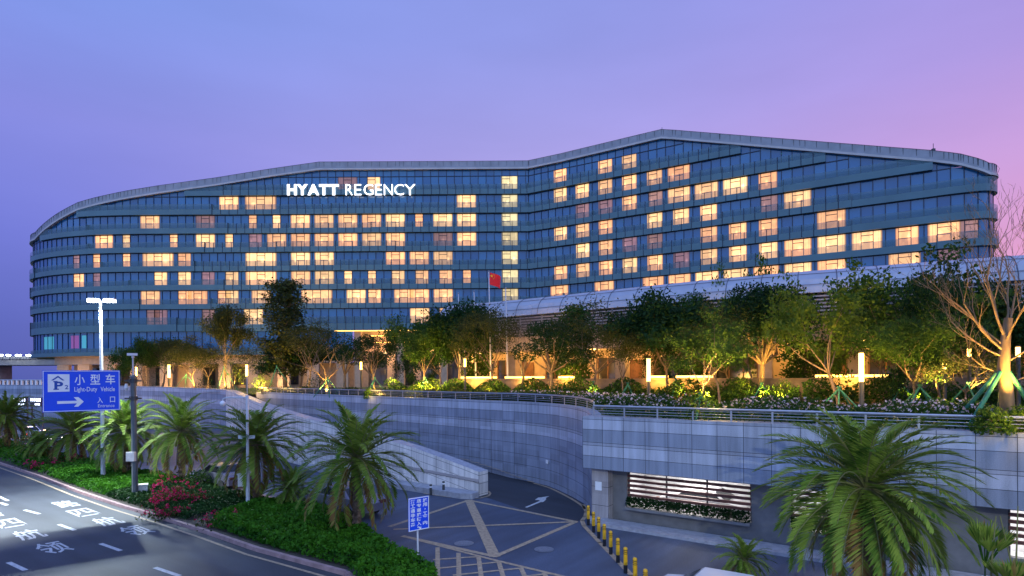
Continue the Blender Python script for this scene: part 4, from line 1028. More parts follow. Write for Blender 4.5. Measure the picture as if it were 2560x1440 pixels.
# the big pruned bare tree at the right
rb = random.Random(7); g = MB()
def big(p, d, L, r, k):
    pts, rad = [p], [r]
    for i in range(4):
        d = (d + Vector((rb.gauss(0, .12), rb.gauss(0, .12), .10 if k else .02))).normalized(); p = p + d * L / 4; pts.append(p); rad.append(r * (1 - .5 * (i + 1) / 4))
        if k >= 1 and i in (1, 3):
            for _ in range(2 if k < 3 else 1):
                if k < 5: o = d.orthogonal().normalized(); o.rotate(Matrix.Rotation(rb.random() * 6.28, 3, d)); big(p, (d * .8 + o * .55 + Vector((0, 0, .25))).normalized(), L * rb.uniform(.42, .62), max(.006, rad[-1] * .6), k + 1)
    g.tube(pts, rad, (9, 6, 4, 3, 3, 3)[k], cap=(k == 0))
bx, bD = 2512, 20.6; X0 = sx(bx, bD, TZ)
g.tube([(X0 + .12, bD, TZ - .1), (X0 + .08, bD, TZ + 1.2), (X0 - .03, bD, TZ + 2.1), (X0 + .06, bD, TZ + 3.3), (X0 + .16, bD, TZ + 3.9)], [.24, .21, .19, .14, .13], 10)
for az, el, L, zz, r in ((3.3, .62, 2.6, 2.7, .075), (2.7, .85, 2.9, 2.9, .08), (3.0, .35, 2.4, 2.5, .06), (.3, .8, 2.8, 2.9, .08), (-.3, .5, 2.3, 2.3, .06), (1.8, 1.1, 3.0, 3.2, .08), (4.6, .9, 2.6, 3.0, .07), (3.2, 1.15, 3.2, 3.2, .075), (.8, 1.2, 3.0, 3.4, .07), (3.14, .12, 1.6, 1.9, .04), (0, .1, 1.4, 1.6, .04)):
    big(Vector((X0 + .02, bD, TZ + zz)), Vector((math.cos(az) * math.cos(el), math.sin(az) * math.cos(el), math.sin(el))), L * .95, r * .62, 1)
t = thing('garden_tree', 'big bare pruned tree with thick orange lit trunk at the right edge', 'tree', (X0, bD, TZ - .04), 'trees planted in the hotel garden')
g.build('trunk', M['palebark'], t, smooth=True)
trees.append((X0, bD, bx, 'the big bare tree at the right edge'))

# ------------------------------------------------------------------ stakes propping the young trees
def brace(x, D, h, r, n, label, mat='stake', rad=.045, az0=.4):
    X = sx(x, D, TZ); t = thing('tree_brace', label, 'tree stakes', (X, D, TZ - .04), 'stakes propping the garden trees')
    for k in range(n):
        a = az0 + k * 6.283 / n; g = MB(); b = Vector((X + math.cos(a) * r, D + math.sin(a) * r, TZ - .08)); e = Vector((X - math.cos(a) * .1, D - math.sin(a) * .1, TZ + h)); g.tube([b, e], rad, 6); g.build('pole', M[mat], t)
for a in ((465, 92, 2.6, 1.8, 4, 'thin stakes under the small orange lit tree at left'), (560, 84, 3.6, 1.9, 3, 'long green stakes under the two stemmed tree'), (692, 71, 3.4, 2.2, 3, 'long green stakes under the tallest olive tree'),
          (820, 58.6, 1.9, 1.4, 4, 'green stakes under the bare wide branched tree'), (937, 57.6, 1.9, 1.5, 3, 'green stakes under the pale pruned tree'), (1063, 55.6, 1.9, 1.3, 3, 'stakes under the yellow lit green tree'),
          (1483, 44.6, 1.5, 1.0, 4, 'green stakes under the wide olive tree'), (1570, 42.6, 1.4, 1.0, 4, 'green stakes under the small open tree by the wooden door'), (1690, 41.6, 1.7, 1.3, 5, 'slim stakes under the dark spreading tree'),
          (1752, 26.0, 1.15, .95, 5, 'green stakes round the bright lit trunk behind the railing'), (1905, 38.6, 1.4, 1.1, 4, 'stakes under the round black crowned tree'), (2098, 31.8, 1.25, 1.1, 5, 'green stakes under the wide airy tree'),
          (2255, 34.4, 1.4, 1.2, 4, 'slim stakes right of the big amber lantern'), (2300, 30.6, 1.35, 1.2, 4, 'slim stakes round the white trunk near the right edge'), (2420, 29.8, 1.5, 1.1, 3, 'slim stakes left of the big bare tree')):
    brace(*a)
X = sx(2512, 20.5, TZ); t = thing('tree_brace', 'thick teal wrapped props leaning on the big bare tree at right', 'tree stakes', (X, 20.5, TZ - .04), 'stakes propping the garden trees')
for dx, dy in ((-1.6, -.3), (1.3, -.2), (-.9, 1.4), (1.0, 1.5)):
    g = MB(); g.tube([(X + dx, 20.5 + dy, TZ - .08), (X + dx * .1, 20.5 + dy * .1, TZ + 2.0)], .075, 8); g.build('pole', M['stake'], t)

# ------------------------------------------------------------------ shrubs and flower beds on the terrace
R0 = np.random.RandomState(4)
def bed_points(n, s0, s1, i0, i1, h):
    s = R0.uniform(s0, s1, n); i = R0.uniform(i0, i1, n); P = np.empty((n, 3)); P[:, 0] = A.x + WD.x * s + WI.x * i; P[:, 1] = A.y + WD.y * s + WI.y * i
    hh = h * (.62 + .38 * np.sin(s * 1.7 + i) * np.cos(i * 1.3 + s * .6)) * np.clip((i - i0) * 1.6 + .25, 0, 1); P[:, 2] = TZ + R0.uniform(0, 1, n) ** .6 * hh
    return P
E_ = np.empty((6000, 3))
for i in range(6000):
    k = R0.randint(9, 34); a = cw[k]; b = cw[k + 1]; f = R0.rand(); p = a + (b - a) * f; d = (b - a).normalized(); w = R0.uniform(.55, 4.2); E_[i] = (p.x + d.y * w, p.y - d.x * w, TZ + R0.rand() ** .6 * .85 * min(1, w))
P = bed_points(26000, .3, 26, .55, 5.2, 1.0); P = np.concatenate([P[P[:, 0] > 4.6], E_])
o = leaves('flower_hedge', P, R0.uniform(.08, .19, len(P)), R0.uniform(0, .8, len(P)), M['leaf_mid'], None, R0, local=True); tag(o, 'leafy green flower hedge along the straight railing on the wall', 'hedge', kind='stuff')
top = P[(P[:, 2] > TZ + .42) & (R0.rand(len(P)) < .16)]
o = leaves('hedge_flower', top + np.array([0, 0, .06]), R0.uniform(.07, .15, len(top)), R0.uniform(0, 1, len(top)), M['flower_white'], None, R0, aspect=.9); tag(o, 'small pale pink flowers scattered over the green hedge', 'flowers', kind='stuff')
Q, U = [], []
for i in range(34000):
    q = PV(R0.uniform(.1, PE - 1), -R0.uniform(5.4, 8.4), TZ); Q.append((q.x, q.y, TZ + R0.rand() ** .6 * (.7 + 1.1 * abs(math.sin(q.x * .9) * math.cos(q.y * .7)))))
o = leaves('garden_hedge', Q, R0.uniform(.12, .28, len(Q)), R0.uniform(0, .9, len(Q)), M['leaf_mid'], None, R0); tag(o, 'uneven green hedge in front of the strip lit planter wall', 'hedge', kind='stuff')
# low ground shrubs behind the curved railing
Q = []
for i in range(16000):
    k = R0.randint(24, len(cw) - 1); a = cw[k - 1]; b = cw[k]; f = R0.rand(); p = a + (b - a) * f; d = (b - a).normalized(); n = Vector((d.y, -d.x, 0)); w = R0.rand() * 4 + .7
    Q.append((p.x + n.x * w, p.y + n.y * w, TZ + R0.rand() ** .7 * (.35 + .45 * abs(math.sin(k * 1.9 + w)))))
o = leaves('ground_cover', Q, R0.uniform(.14, .32, len(Q)), R0.uniform(0, .8, len(Q)), M['leaf_olive'], None, R0); tag(o, 'low dark ground cover shrubs behind the curved railing', 'shrubs', kind='stuff')
def shrub(x, D, w, h, mat, label, dens=900, leaf=.14, z0=TZ, name='round_shrub'):
    X = sx(x, D, z0); t = thing(name, label, 'shrub', (X, D, z0 - .04), 'clipped shrubs in the hotel garden' if name == 'round_shrub' else None)
    v = R0.normal(size=(dens, 3)); v[:, 2] = np.abs(v[:, 2]); v /= np.linalg.norm(v, axis=1)[:, None]; v *= R0.uniform(.6, 1.05, (dens, 1)) * np.array([w, w, h])
    leaves('foliage', v, R0.uniform(.6, 1.3, dens) * leaf, R0.uniform(0, 1, dens), M[mat], t, R0)
    g = MB()
    for k in range(5): a = k * 1.3; g.tube([(0, 0, 0), (math.cos(a) * w * .3, math.sin(a) * w * .3, h * .7)], [.035, .012], 4)
    g.build('stem', M['bark'], t, local=True); return t
for a in ((365, 88, 2.2, 5.2, 'leaf_olive', 'round amber lit topiary ball behind the camera pole'), (512, 84, 1.6, 2.4, 'leaf_dark', 'dark round shrub left of the two stemmed tree'), (790, 64, 1.3, 2.6, 'leaf_olive', 'olive round shrub left of the bare wide branched tree'),
          (1040, 52, .9, 1.3, 'leaf_light', 'bright yellow lit low shrub below the yellow lit tree'), (1085, 54, .9, 1.8, 'leaf_light', 'yellow lit leafy shrub right of the yellow lit trunk'), (655, 68, 1.6, 2.4, 'leaf_light', 'yellow lit shrub at the left end of the curved railing'),
          (925, 53, .6, 1.0, 'leaf_light', 'small yellow lit shrub under the pale pruned tree'), (1220, 50, .8, 1.2, 'leaf_light', 'small bright green shrub below the flagpoles'), (1400, 44, .9, 1.7, 'leaf_dark', 'dark round shrub before the strip lit planter wall'),
          (1850, 39, 1.0, 1.8, 'leaf_light', 'large yellow green ball shrub under the round crowned tree'), (1960, 38, .9, 1.6, 'leaf_light', 'yellow green ball shrub right of the round crowned tree'), (1790, 40, 1.0, 1.5, 'leaf_light', 'yellow green mound by the glowing strip light'),
          (582, 83, 2.3, 4.6, 'leaf_light', 'tall bright yellow lit bush under the two stemmed tree'), (1752, 25.7, .95, 1.3, 'leaf_light', 'bright yellow lit bush at the foot of the lit trunk by the railing'), (2480, 19.2, .6, .9, 'leaf_light', 'yellow lit bush left of the thick orange trunk'), (2350, 25, .7, .9, 'leaf_light', 'yellow green bush between the slim stakes at right'), (2545, 19.4, .5, .9, 'leaf_light', 'yellow lit bush right of the thick orange trunk')):
    shrub(*a)
# ------------------------------------------------------------------ garden lanterns and the lamps hidden among the trees
def lantern(x, D, ztop, zbot, label, r=.15):
    X = sx(x, D, TZ); t = thing('garden_lantern', label, 'lantern', (X, D, TZ - .04), 'amber tube lanterns in the garden')
    g = MB(); g.tube([(X, D, TZ - .04), (X, D, zbot)], r * 1.0, 10); g.build('base', M['darksteel'], t)
    g = MB(); g.tube([(X, D, zbot), (X, D, ztop)], r, 12); g.build('glass_tube', M['lamp_warm'], t, smooth=False)
    g = MB(); g.tube([(X, D, ztop), (X, D, ztop + .08)], r * 1.15, 12); g.build('cap', M['darksteel'], t)
for x, D, y0, y1, lb, r in ((423, 90, 912, 944, 'leftmost amber lantern glowing among the shrubs', .2), (341, 92, 918, 940, 'small amber lantern just right of the blue parking sign', .13), (903, 60, 905, 924, 'small amber lantern behind the pale pruned tree', .1), (1163, 52, 897, 917, 'small amber lantern under the dark broad leaf tree', .1),
    (1622, 37, 897, 953, 'tall amber lantern in front of the pavilion, middle of the garden', .12), (2154, 29.5, 883, 954, 'biggest brightest amber lantern left of the stakes at right', .12), (2362, 31, 902, 922, 'small amber lantern right of the white trunk', .09), (2424, 33, 872, 892, 'small amber lantern left of the big bare tree', .09), (2546, 30, 868, 892, 'amber lantern cut by the right edge of the picture', .1), (617, 82, 912, 940, 'pale amber lantern above the top of the white camera post', .16)):
    lantern(x, D, at(x, y0, D).z, at(x, y1, D).z, lb, r)
for x, D in ((470, 90), (520, 90), (760, 70), (980, 60), (1020, 58), (1110, 56), (1160, 56), (1240, 53), (1300, 52), (1350, 50), (1430, 47), (1520, 45), (1600, 43), (1720, 41), (1800, 40), (1870, 40), (1990, 38), (2060, 37), (2210, 34), (2320, 33), (2430, 32)):
    D -= 5.5 if x > 1200 else 2; light('POINT', (sx(x, D, TZ), D, TZ + 1.7), (80 + (D - 26) * 9) * (1 if x > 1200 else 1.3), WARM, .12)
def uplight(x, D, e, z=TZ + .35, col=WARM, dy=-.9, dx=0):
    if D < 33: z = TZ + .95
    light('SPOT', (sx(x, D, z) + dx, D + dy, z), e * 1.7, col, .12, (math.radians(180 - 14), 0, 0), math.radians(115), .6)
for x, D, e in ((365, 88, 4500), (487, 92, 2500), (560, 85, 2600), (600, 84, 3200), (655, 68, 2500), (820, 59, 900), (937, 58, 700), (1063, 56, 4200), (1085, 54, 1500), (1220, 50, 700), (1480, 45, 700), (1752, 26.1, 2200), (1690, 42, 900), (1890, 38, 1500), (1940, 38, 1200), (2100, 31.5, 700), (2270, 34, 1400), (2310, 30.4, 1300), (2500, 20.5, 800), (2530, 20.2, 350), (2355, 25, 420), (2420, 30, 700)):
    uplight(x, D, e)
for x, D, w_, h_ in ((1040, 52, .9, 1.3), (1085, 54, .9, 1.8), (655, 68, 1.6, 2.4), (925, 53, .6, 1.0), (1220, 50, .8, 1.2), (1850, 39, 1, 1.8), (1960, 38, .9, 1.6), (1752, 25.9, 1.0, 1.3), (2480, 19.2, .6, .9), (2350, 25, .7, .9), (2545, 19.4, .5, .9), (582, 83, 2.4, 4.6)):
    light('POINT', (sx(x, D, TZ), D - w_ - .35, TZ + h_ * .9), 55 + 50 * w_ * w_ + (D - 20) * 2, (1, .62, .10), .12)
for x, D, e, z in ((423, 88.6, 700, 7.6), (1622, 36.4, 260, 7.3), (2154, 28.9, 300, 7.3), (617, 81, 500, 8), (1040, 53, 260, 6.2), (640, 69, 500, 6)):
    light('POINT', (sx(x, D, z), D, z), e, WARM, .25)

# ------------------------------------------------------------------ palms, hedge, flowers in the road bed
def palm_mesh(seed, nf=84, L=3.0, st=44, leaf=.62, young=1.42, old=-.95, wid=.042):
    rr = random.Random(seed); V, Fc, Tn = [], [], []
    g = MB()
    for i in range(nf):
        f = i / (nf - 1); az = i * 2.39996 + rr.gauss(0, .12); el = young + (old - young) * f ** 1.05 + rr.gauss(0, .10); Lf = L * (.72 + .28 * math.sin(min(1, f * 1.7 + .25) * math.pi / 2)) * rr.uniform(.9, 1.05)
        p = Vector((math.cos(az) * .10, math.sin(az) * .10, .1 * (1 - f))); hd = Vector((math.cos(az), math.sin(az), 0)); pts = [p.copy()]; n = 12; droop = (.9 + .5 * f) * rr.uniform(.8, 1.2)
        for k in range(n):
            e = el - droop * ((k + .5) / n) ** 1.6 * (1.15 if el > .2 else .75); p = p + (hd * math.cos(e) + Vector((0, 0, math.sin(e)))) * (Lf / n); pts.append(p.copy())
        g.tube(pts, [.028 * (1 - .8 * k / n) + .004 for k in range(n + 1)], 3, 1, cap=False, t=.7)
        tint = .18 + .42 * rr.random() if f < .84 or rr.random() < .25 else .92
        side = hd.cross(Vector((0, 0, 1)))
        for k in range(st):
            t = .12 + .88 * (k + .5) / st; q = t * n; a = int(min(q, n - 1)); fr = q - a; c = pts[a].lerp(pts[a + 1], fr); tg = (pts[a + 1] - pts[a]).normalized(); upv = side.cross(tg).normalized()
            if upv.z < 0: upv = -upv
            ll = leaf * (.35 + .65 * math.sin(math.pi * min(1, t * .86 + .12))) * rr.uniform(.85, 1.1)
            for sgn in (-1, 1):
                d = (side * sgn * (1.0 - .35 * t) + tg * (.42 + .5 * t) + upv * (.34 - .1 * t) + Vector((rr.gauss(0, .07), rr.gauss(0, .07), rr.gauss(0, .07) - .12))).normalized()
                w = tg.cross(d).cross(d).normalized() * wid; w2 = d.cross(upv).normalized() * wid * .5
                m_ = c + d * ll * .45; e_ = c + d * ll + Vector((0, 0, -.06 * ll))
                g.face([c, m_ + w2 + w * .5, e_, m_ - w2 - w * .5], 0, None, max(0, min(1, tint + rr.uniform(-.2, .2))))
    return g
M['rachis'] = pm('palm_rachis', (.14, .14, .05), .6, var=.2)
def palm_proto(seed, th, **k):
    root = bpy.data.objects.new('date_palm', None); C.objects.link(root)
    cr = palm_mesh(seed, **k).build('crown', [M['palm_leaf'], M['rachis']], root, local=True); cr.location = (0, 0, th)
    g = MB(); rr = random.Random(seed); pts, rad = [], []
    for i in range(28): z = -.1 + (th + .15) * i / 27; pts.append((0, 0, z)); rad.append((.22 if i % 2 else .175) + .05 * (i > 20) * (i - 20) / 7 - (.02 if i < 3 else 0))
    g.tube(pts, rad, 11)
    for i in range(90):
        z = rr.uniform(.1, th); a = i * 2.4; d = Vector((math.cos(a), math.sin(a), 0)); b = d * .18 + Vector((0, 0, z)); s = Vector((-d.y, d.x, 0)) * .06
        g.face([b - s, b + s, b + d * .09 + Vector((0, 0, .13)) + s * .4, b + d * .09 + Vector((0, 0, .13)) - s * .4])
    g.build('trunk', M['palmbark'], root, local=True)
    root['th'] = th; return root
PP_ = [palm_proto(1, 3.2), palm_proto(2, 3.2, nf=70, L=3.2), palm_proto(5, 3.2, nf=120, L=3.3, st=60, leaf=.66, wid=.030, old=-1.1)]
used_p = set()
def palm(v, x, D, yc, sc, label, rot=0.0, zb=0.1):
    pr = PP_[v]; o = copy_tree(pr) if v in used_p else pr; used_p.add(v); X = sx(x, D, zb); zc = at(x, yc, D).z
    o.location = (X, D, zb); o.scale = (sc, sc, sc); o.rotation_euler[2] = rot; o.name = 'date_palm'
    for ch in o.children:
        if ch.name.startswith('crown'): ch.location = (0, 0, (zc - zb) / sc)
        else: ch.scale = (1, 1, (zc - zb) / sc / pr['th'])
    tag(o, label, 'palm tree', 'date palms along the road and by the wall')
palm(1, 893, 25.3, 1148, .98, 'large date palm beside the small blue sign', .3)
palm(0, 640, 31.5, 1112, 1.0, 'date palm directly behind the white camera post', 1.1)
palm(1, 455, 38, 1078, 1.0, 'date palm between the dark sign pole and the white post', 2.0)
palm(0, 318, 40.2, 1078, 1.0, 'bright green lamp lit date palm behind the dark sign pole', 3.0)
palm(1, 185, 48, 1080, 1.05, 'date palm under the blue parking sign', 4.2)
palm(0, 20, 56, 1042, 1.05, 'date palm at the left edge of the picture', 5.2)
palm(0, 98, 49, 1112, .6, 'small brownish palm left of the blue parking sign', .7)
palm(2, 2165, 16.3, 1222, .9, 'huge date palm in front of the granite deck wall', 0.5)
palm(0, 730, 31, 1225, .55, 'small low palm with yellow stems left of the large palm', 2.2)
palm(1, 1862, 17.5, 1400, .3, 'small dark palm left of the huge palm', 1.5)
# hedge in the bed
def in_bed(P):
    poly = np.array([(p.x, p.y) for p in kerb + tip + far_edge]); x, y = P[:, 0], P[:, 1]; ins = np.zeros(len(P), bool)
    for i in range(len(poly)):
        a, b = poly[i], poly[i - 1]; c = ((a[1] > y) != (b[1] > y)) & (x < (b[0] - a[0]) * (y - a[1]) / (b[1] - a[1] + 1e-12) + a[0]); ins ^= c
    return ins
def hedge(n, x0, x1, y0, y1, hgt, size, mask=None):
    P = np.stack([R0.uniform(x0, x1, n), R0.uniform(y0, y1, n), np.zeros(n)], 1)
    dk = np.min([np.abs((P[:, 0] - a.x) * (-(b - a).normalized().y) + (P[:, 1] - a.y) * (b - a).normalized().x) + 1e3 * ((((P[:, 0] - a.x) * (b - a).x + (P[:, 1] - a.y) * (b - a).y) / (b - a).length_squared < -.1) | (((P[:, 0] - a.x) * (b - a).x + (P[:, 1] - a.y) * (b - a).y) / (b - a).length_squared > 1.1)) for a, b in zip(kerb[:-1], kerb[1:])], 0)
    ok = in_bed(P) & (dk > .45)
    if mask is not None: ok &= mask(P)
    P = P[ok]; dk = dk[ok]
    h = hgt * np.clip((dk - .3) / .5, .25, 1) * (.8 + .2 * np.sin(P[:, 0] * 2.3) * np.cos(P[:, 1] * 1.9)); P[:, 2] = .1 + h * R0.uniform(.15, 1, len(P)) ** .45
    return P, R0.uniform(.65, 1.3, len(P)) * size
s_of = lambda P: (P[:, 0] + 5.9) * .8 - (P[:, 1] - 20.3) * .6     # along the road, 0 near the sign, negative to the left
def mk(n, lo, hi, hgt, size, box, name, label, mat='hedge_leaf', dn=None):
    P, S = hedge(n, *box, hgt, size, lambda P: (s_of(P) > lo) & (s_of(P) < hi) & ((P[:, 0] + 5.9) * .6 + (P[:, 1] - 20.3) * .8 < 4.6 + 10 * (s_of(P) > -9)))
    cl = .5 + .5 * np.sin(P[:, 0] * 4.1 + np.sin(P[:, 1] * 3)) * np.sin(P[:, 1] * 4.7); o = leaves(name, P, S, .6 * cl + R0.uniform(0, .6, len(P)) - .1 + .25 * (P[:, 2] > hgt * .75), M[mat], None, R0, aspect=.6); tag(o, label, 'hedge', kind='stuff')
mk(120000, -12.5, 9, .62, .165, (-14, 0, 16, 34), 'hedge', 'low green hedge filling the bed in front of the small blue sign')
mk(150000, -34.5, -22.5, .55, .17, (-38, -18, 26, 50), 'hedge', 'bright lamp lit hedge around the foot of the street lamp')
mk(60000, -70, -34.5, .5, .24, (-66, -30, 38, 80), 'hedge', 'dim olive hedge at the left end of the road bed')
mk(90000, -22.5, -12.5, .42, .15, (-26, -12, 22, 42), 'ground_cover', 'dark low plants between the camera post and the sign pole', 'leaf_dark')
def bougain(x, y, w, h, n, label, fl=.35):
    p = on(x, y, .1); t = thing('flowering_shrub', label, 'shrub', tuple(p), 'crimson flowering shrubs along the kerb')
    v = R0.normal(size=(n, 3)) * np.array([w * .5, w * .5, 0]); v[:, 2] = np.abs(R0.normal(size=n)) * h * .45 + .05; leaves('foliage', v, R0.uniform(.08, .16, n), R0.uniform(0, 1, n), M['leaf_olive'], t, R0)
    m = int(n * fl); c = R0.normal(size=(max(6, m // 9), 3)) * np.array([w * .5, w * .5, 0]); c[:, 2] = np.abs(R0.normal(size=len(c))) * h * .5 + .12
    f = np.repeat(c, 9, 0) + R0.normal(size=(len(c) * 9, 3)) * .055; leaves('blossom', f, R0.uniform(.07, .13, len(f)), R0.uniform(0, 1, len(f)), M['flower_red'], t, R0, aspect=.85)
bougain(425, 1262, .95, 1.0, 1400, 'brightest crimson flowering shrub right of the white utility box', .6)
bougain(490, 1262, .7, .7, 800, 'crimson flowering shrub with green tips, right of the brightest one', .4)
bougain(415, 1292, .9, .35, 700, 'low crimson flowers next to the kerb below the utility box', .3)
bougain(560, 1308, 1.1, .4, 800, 'low dark red flowers left of the white camera post', .3)
bougain(108, 1172, 1.0, .6, 700, 'small crimson flowering shrub at the kerb on the far left', .5)
bougain(180, 1160, 1.3, .5, 700, 'dim crimson shrub under the palm beside the blue sign', .4)
bougain(430, 1215, 1.2, .5, 600, 'dim red shrub behind the utility box', .3)
t = shrub(500, 36.5, 1.1, 1.1, 'leaf_mid', 'soft green fern bush between the red flowers and the white post', 1500, .13, .1, 'fern_bush')
# hedge in the trough under the louvred windows
for k, (a, b) in enumerate(WINS[:2]):
    n = 2600; s = R0.uniform(a + .05, b - .05, n); i = R0.uniform(.62, .95, n); z = .72 + R0.uniform(0, 1, n) ** .6 * .48
    P = np.stack([A.x + WD.x * s + WI.x * i, A.y + WD.y * s + WI.y * i, z], 1); o = leaves('window_hedge', P, R0.uniform(.09, .17, n), R0.uniform(0, .6, n), M['leaf_dark'], None, R0); tag(o, ('dark hedge trough under the wide louvred window', 'dark hedge trough behind the huge palm')[k], 'hedge', kind='stuff')
    g = MB(); wbox(g, a, b, .6, .96, .62, .73); st_ = g.build('hedge_trough', M['darkwall']); tag(st_, ('grey trough under the wide louvred window', 'grey trough behind the huge palm')[k], 'planter')
# fan leaved plants at the bottom right corner
def fan(x, y, D, n, L, label):
    p = at(x, y, D); z0 = 0.0; t = thing('fan_plant', label, 'plant', (p.x, p.y, z0)); g = MB(); rr = random.Random(int(x))
    for k in range(n):
        az = k * 2.4; e = rr.uniform(.9, 1.45); c = Vector((p.x, p.y, p.z - .7)); d = Vector((math.cos(az) * math.cos(e), math.sin(az) * math.cos(e), math.sin(e))); tipp = c + d * L * .6; sd = d.cross(Vector((0, 0, 1))).normalized()
        for q in range(-5, 6):
            dd = (d + sd * q * .13).normalized(); w = sd * .03; m_ = tipp + dd * L * .3; g.face([tipp - w * .3, m_ - w, tipp + dd * L * rr.uniform(.5, .65), m_ + w], 0, None, rr.random())
        g.tube([(p.x, p.y, z0), c, tipp], .014, 4)
    g.build('frond', M['palm_leaf'], t)
fan(2462, 1345, 13.5, 9, .95, 'upright fan leaved plant at the bottom right corner')
fan(2530, 1420, 12.8, 9, .8, 'low dark fan plant in the very corner at bottom right')
g = MB(); rr = random.Random(3)
for x0, y0, x1, y1 in ((2490, 1290, 2478, 1420), (2500, 1290, 2530, 1415), (2545, 1265, 2540, 1420)): a, b = at(x0, y0, 13.2), at(x1, y1, 13.2); g.tube([a, b, (b.x, b.y, 0)], [.012, .02, .02], 5)
tag(g.build('bare_stem', M['rachis']), 'thin bare plant stems rising at the bottom right corner', 'plant')

# ------------------------------------------------------------------ street lamp, sign poles, signs
def gp(x, y): return on(x, y, 0)
LX = sx(258, 39, .1); zt = at(251, 752, 39).z
t = thing('street_lamp', 'tall white street lamp with two glowing heads behind the blue parking sign', 'street lamp', (LX, 39, .1))
lx2 = sx(251, 39, zt)
g = MB(); g.tube([(LX, 39, .05), (LX, 39, 1.2), (lx2, 39, zt)], [.15, .13, .08], 10); g.build('pole', M['whitesteel'], t)
dr = Vector((1, .12, 0)).normalized()
g = MB(); g.tube([Vector((lx2, 39, zt)) - dr * .55 + Vector((0, 0, .12)), Vector((lx2, 39, zt - .1)), Vector((lx2, 39, zt)) + dr * .75 + Vector((0, 0, .12))], .05, 6); g.build('arm', M['whitesteel'], t)
for sgn in (-1, 1):
    c = Vector((lx2 + .1, 39, zt + .12)) + dr * sgn * .50
    g = MB(); g.box(c, (.62, .34, .08), .12); h = g.build('lamp_head', M['whitesteel'], t)
    g = MB(); g.box(c - Vector((0, .04, .13)), (.60, .42, .17), .12); g.build('lens', M['lamp_white'], h)
    l = light('SPOT', c - Vector((0, 0, .22)), 13000, (.80, .95, 1.0), .12, (math.radians(-22), 0, 0), math.radians(112), .7); l.parent = t; l.location -= t.location
# dark pole with the parking sign
b = gp(338, 1250); SX, SY = b.x, b.y; topz = at(334, 940, SY).z; mast = at(331, 895, SY).z
xt = sx(333, SY, topz) - sx(338, SY, 0)
t = thing('sign_pole', 'dark octagonal pole carrying the blue parking sign and cameras', 'pole', (SX, SY, .1))
def PPt(z): return Vector((SX + xt * z / topz, SY, z))
g = MB(); g.tube([PPt(.0), PPt(2.0), PPt(topz)], [.17, .155, .14], 8); g.tube([PPt(topz - .05), PPt(topz + .06)], [.2, .12], 8); g.build('pole', M['polegrey'], t)
g = MB(); g.tube([PPt(topz), PPt(mast)], .045, 6); g.build('mast', M['steel'], t)
g = MB(); p = PPt(mast); g.tube([p, p + Vector((0, 0, .12))], .07, 8); g.box(p + Vector((.04, -.12, .2)), (.16, .5, .14), -.9); g.tube([p + Vector((.19, -.22, .2)), p + Vector((.26, -.3, .2))], .06, 8, 0); g.build('camera', M['whitesteel'], t)
for yy in (952, 996):
    z = at(333, yy, SY).z; p = PPt(z); g = MB(); g.tube([p - Vector((0, 0, .12)), p + Vector((0, 0, .12))], .22, 8); g.tube([p + Vector((-.5, 0, 0)), p + Vector((.45, 0, 0))], .05, 6); g.tube([p + Vector((0, -.35, .06)), p + Vector((0, .35, .06))], .04, 6); g.build('clamp', M['darksteel'], t)
z = at(333, 972, SY).z; p = PPt(z) + Vector((-.34, -.1, 0)); g = MB(); g.tube([p + Vector((0, 0, .3)), p + Vector((0, 0, .05)), p - Vector((0, 0, .12))], [.06, .13, .03], 10); g.build('dome_camera', M['whitesteel'], t)
z = at(334, 1140, SY).z; p = PPt(z); g = MB(); g.box(p + Vector((-.05, -.22, 0)), (.46, .2, .52), .05); g.build('control_box', M['cabinet'], t)
g = MB()
for a in range(5): an = a * 1.25; g.tube([Vector((SX, SY, .22)), Vector((SX + .25 * math.cos(an), SY + .25 * math.sin(an), .14)), Vector((SX + .48 * math.cos(an), SY + .48 * math.sin(an), .06))], [.16, .10, .04], 6)
g.build('base_flange', M['stone_cap'], t)
# the sign board
pr_, pl2 = at(300, 974, 33.0), at(106, 979, 31.0)
cz = at(203, 977, 32.0).z; cen = Vector(((pr_.x + pl2.x) / 2, 32.0, cz)); rt = Vector((pr_.x - pl2.x, 2.0, 0)); sw = rt.length; rt.normalize(); sn = Vector((rt.y, -rt.x, 0)); up = Vector((0, 0, 1)); sh = 102 * 32 / F
t = thing('parking_sign', 'large blue parking entrance sign with white arrow and lettering', 'road sign', tuple(cen))
g = MB(); g.box(cen, (sw, .05, sh), 0, 0, (rt, -sn, up)); g.build('panel', M['blue_sign'], t)
def SP(u, v, off=.032): return cen + rt * (u * sw) + up * (v * sh) + sn * off
g = MB(); w_ = .03
for c, d in ((SP(0, .5 - .018), (sw - .05, .012, w_)), (SP(0, -.5 + .018), (sw - .05, .012, w_))): g.box(c, d, 0, 0, (rt, -sn, up))
for c in (SP(.5 - .011, 0, .034), SP(-.5 + .011, 0, .034)): g.box(c, (w_, .012, sh - .08), 0, 0, (rt, -sn, up))
g.build('border', M['sign_white'], t)
def poly_on(name, pts, mat, off=.036):
    g = MB(); g.face([tuple(SP(u, v, off)) for u, v in pts]); return g.build(name, mat, t)
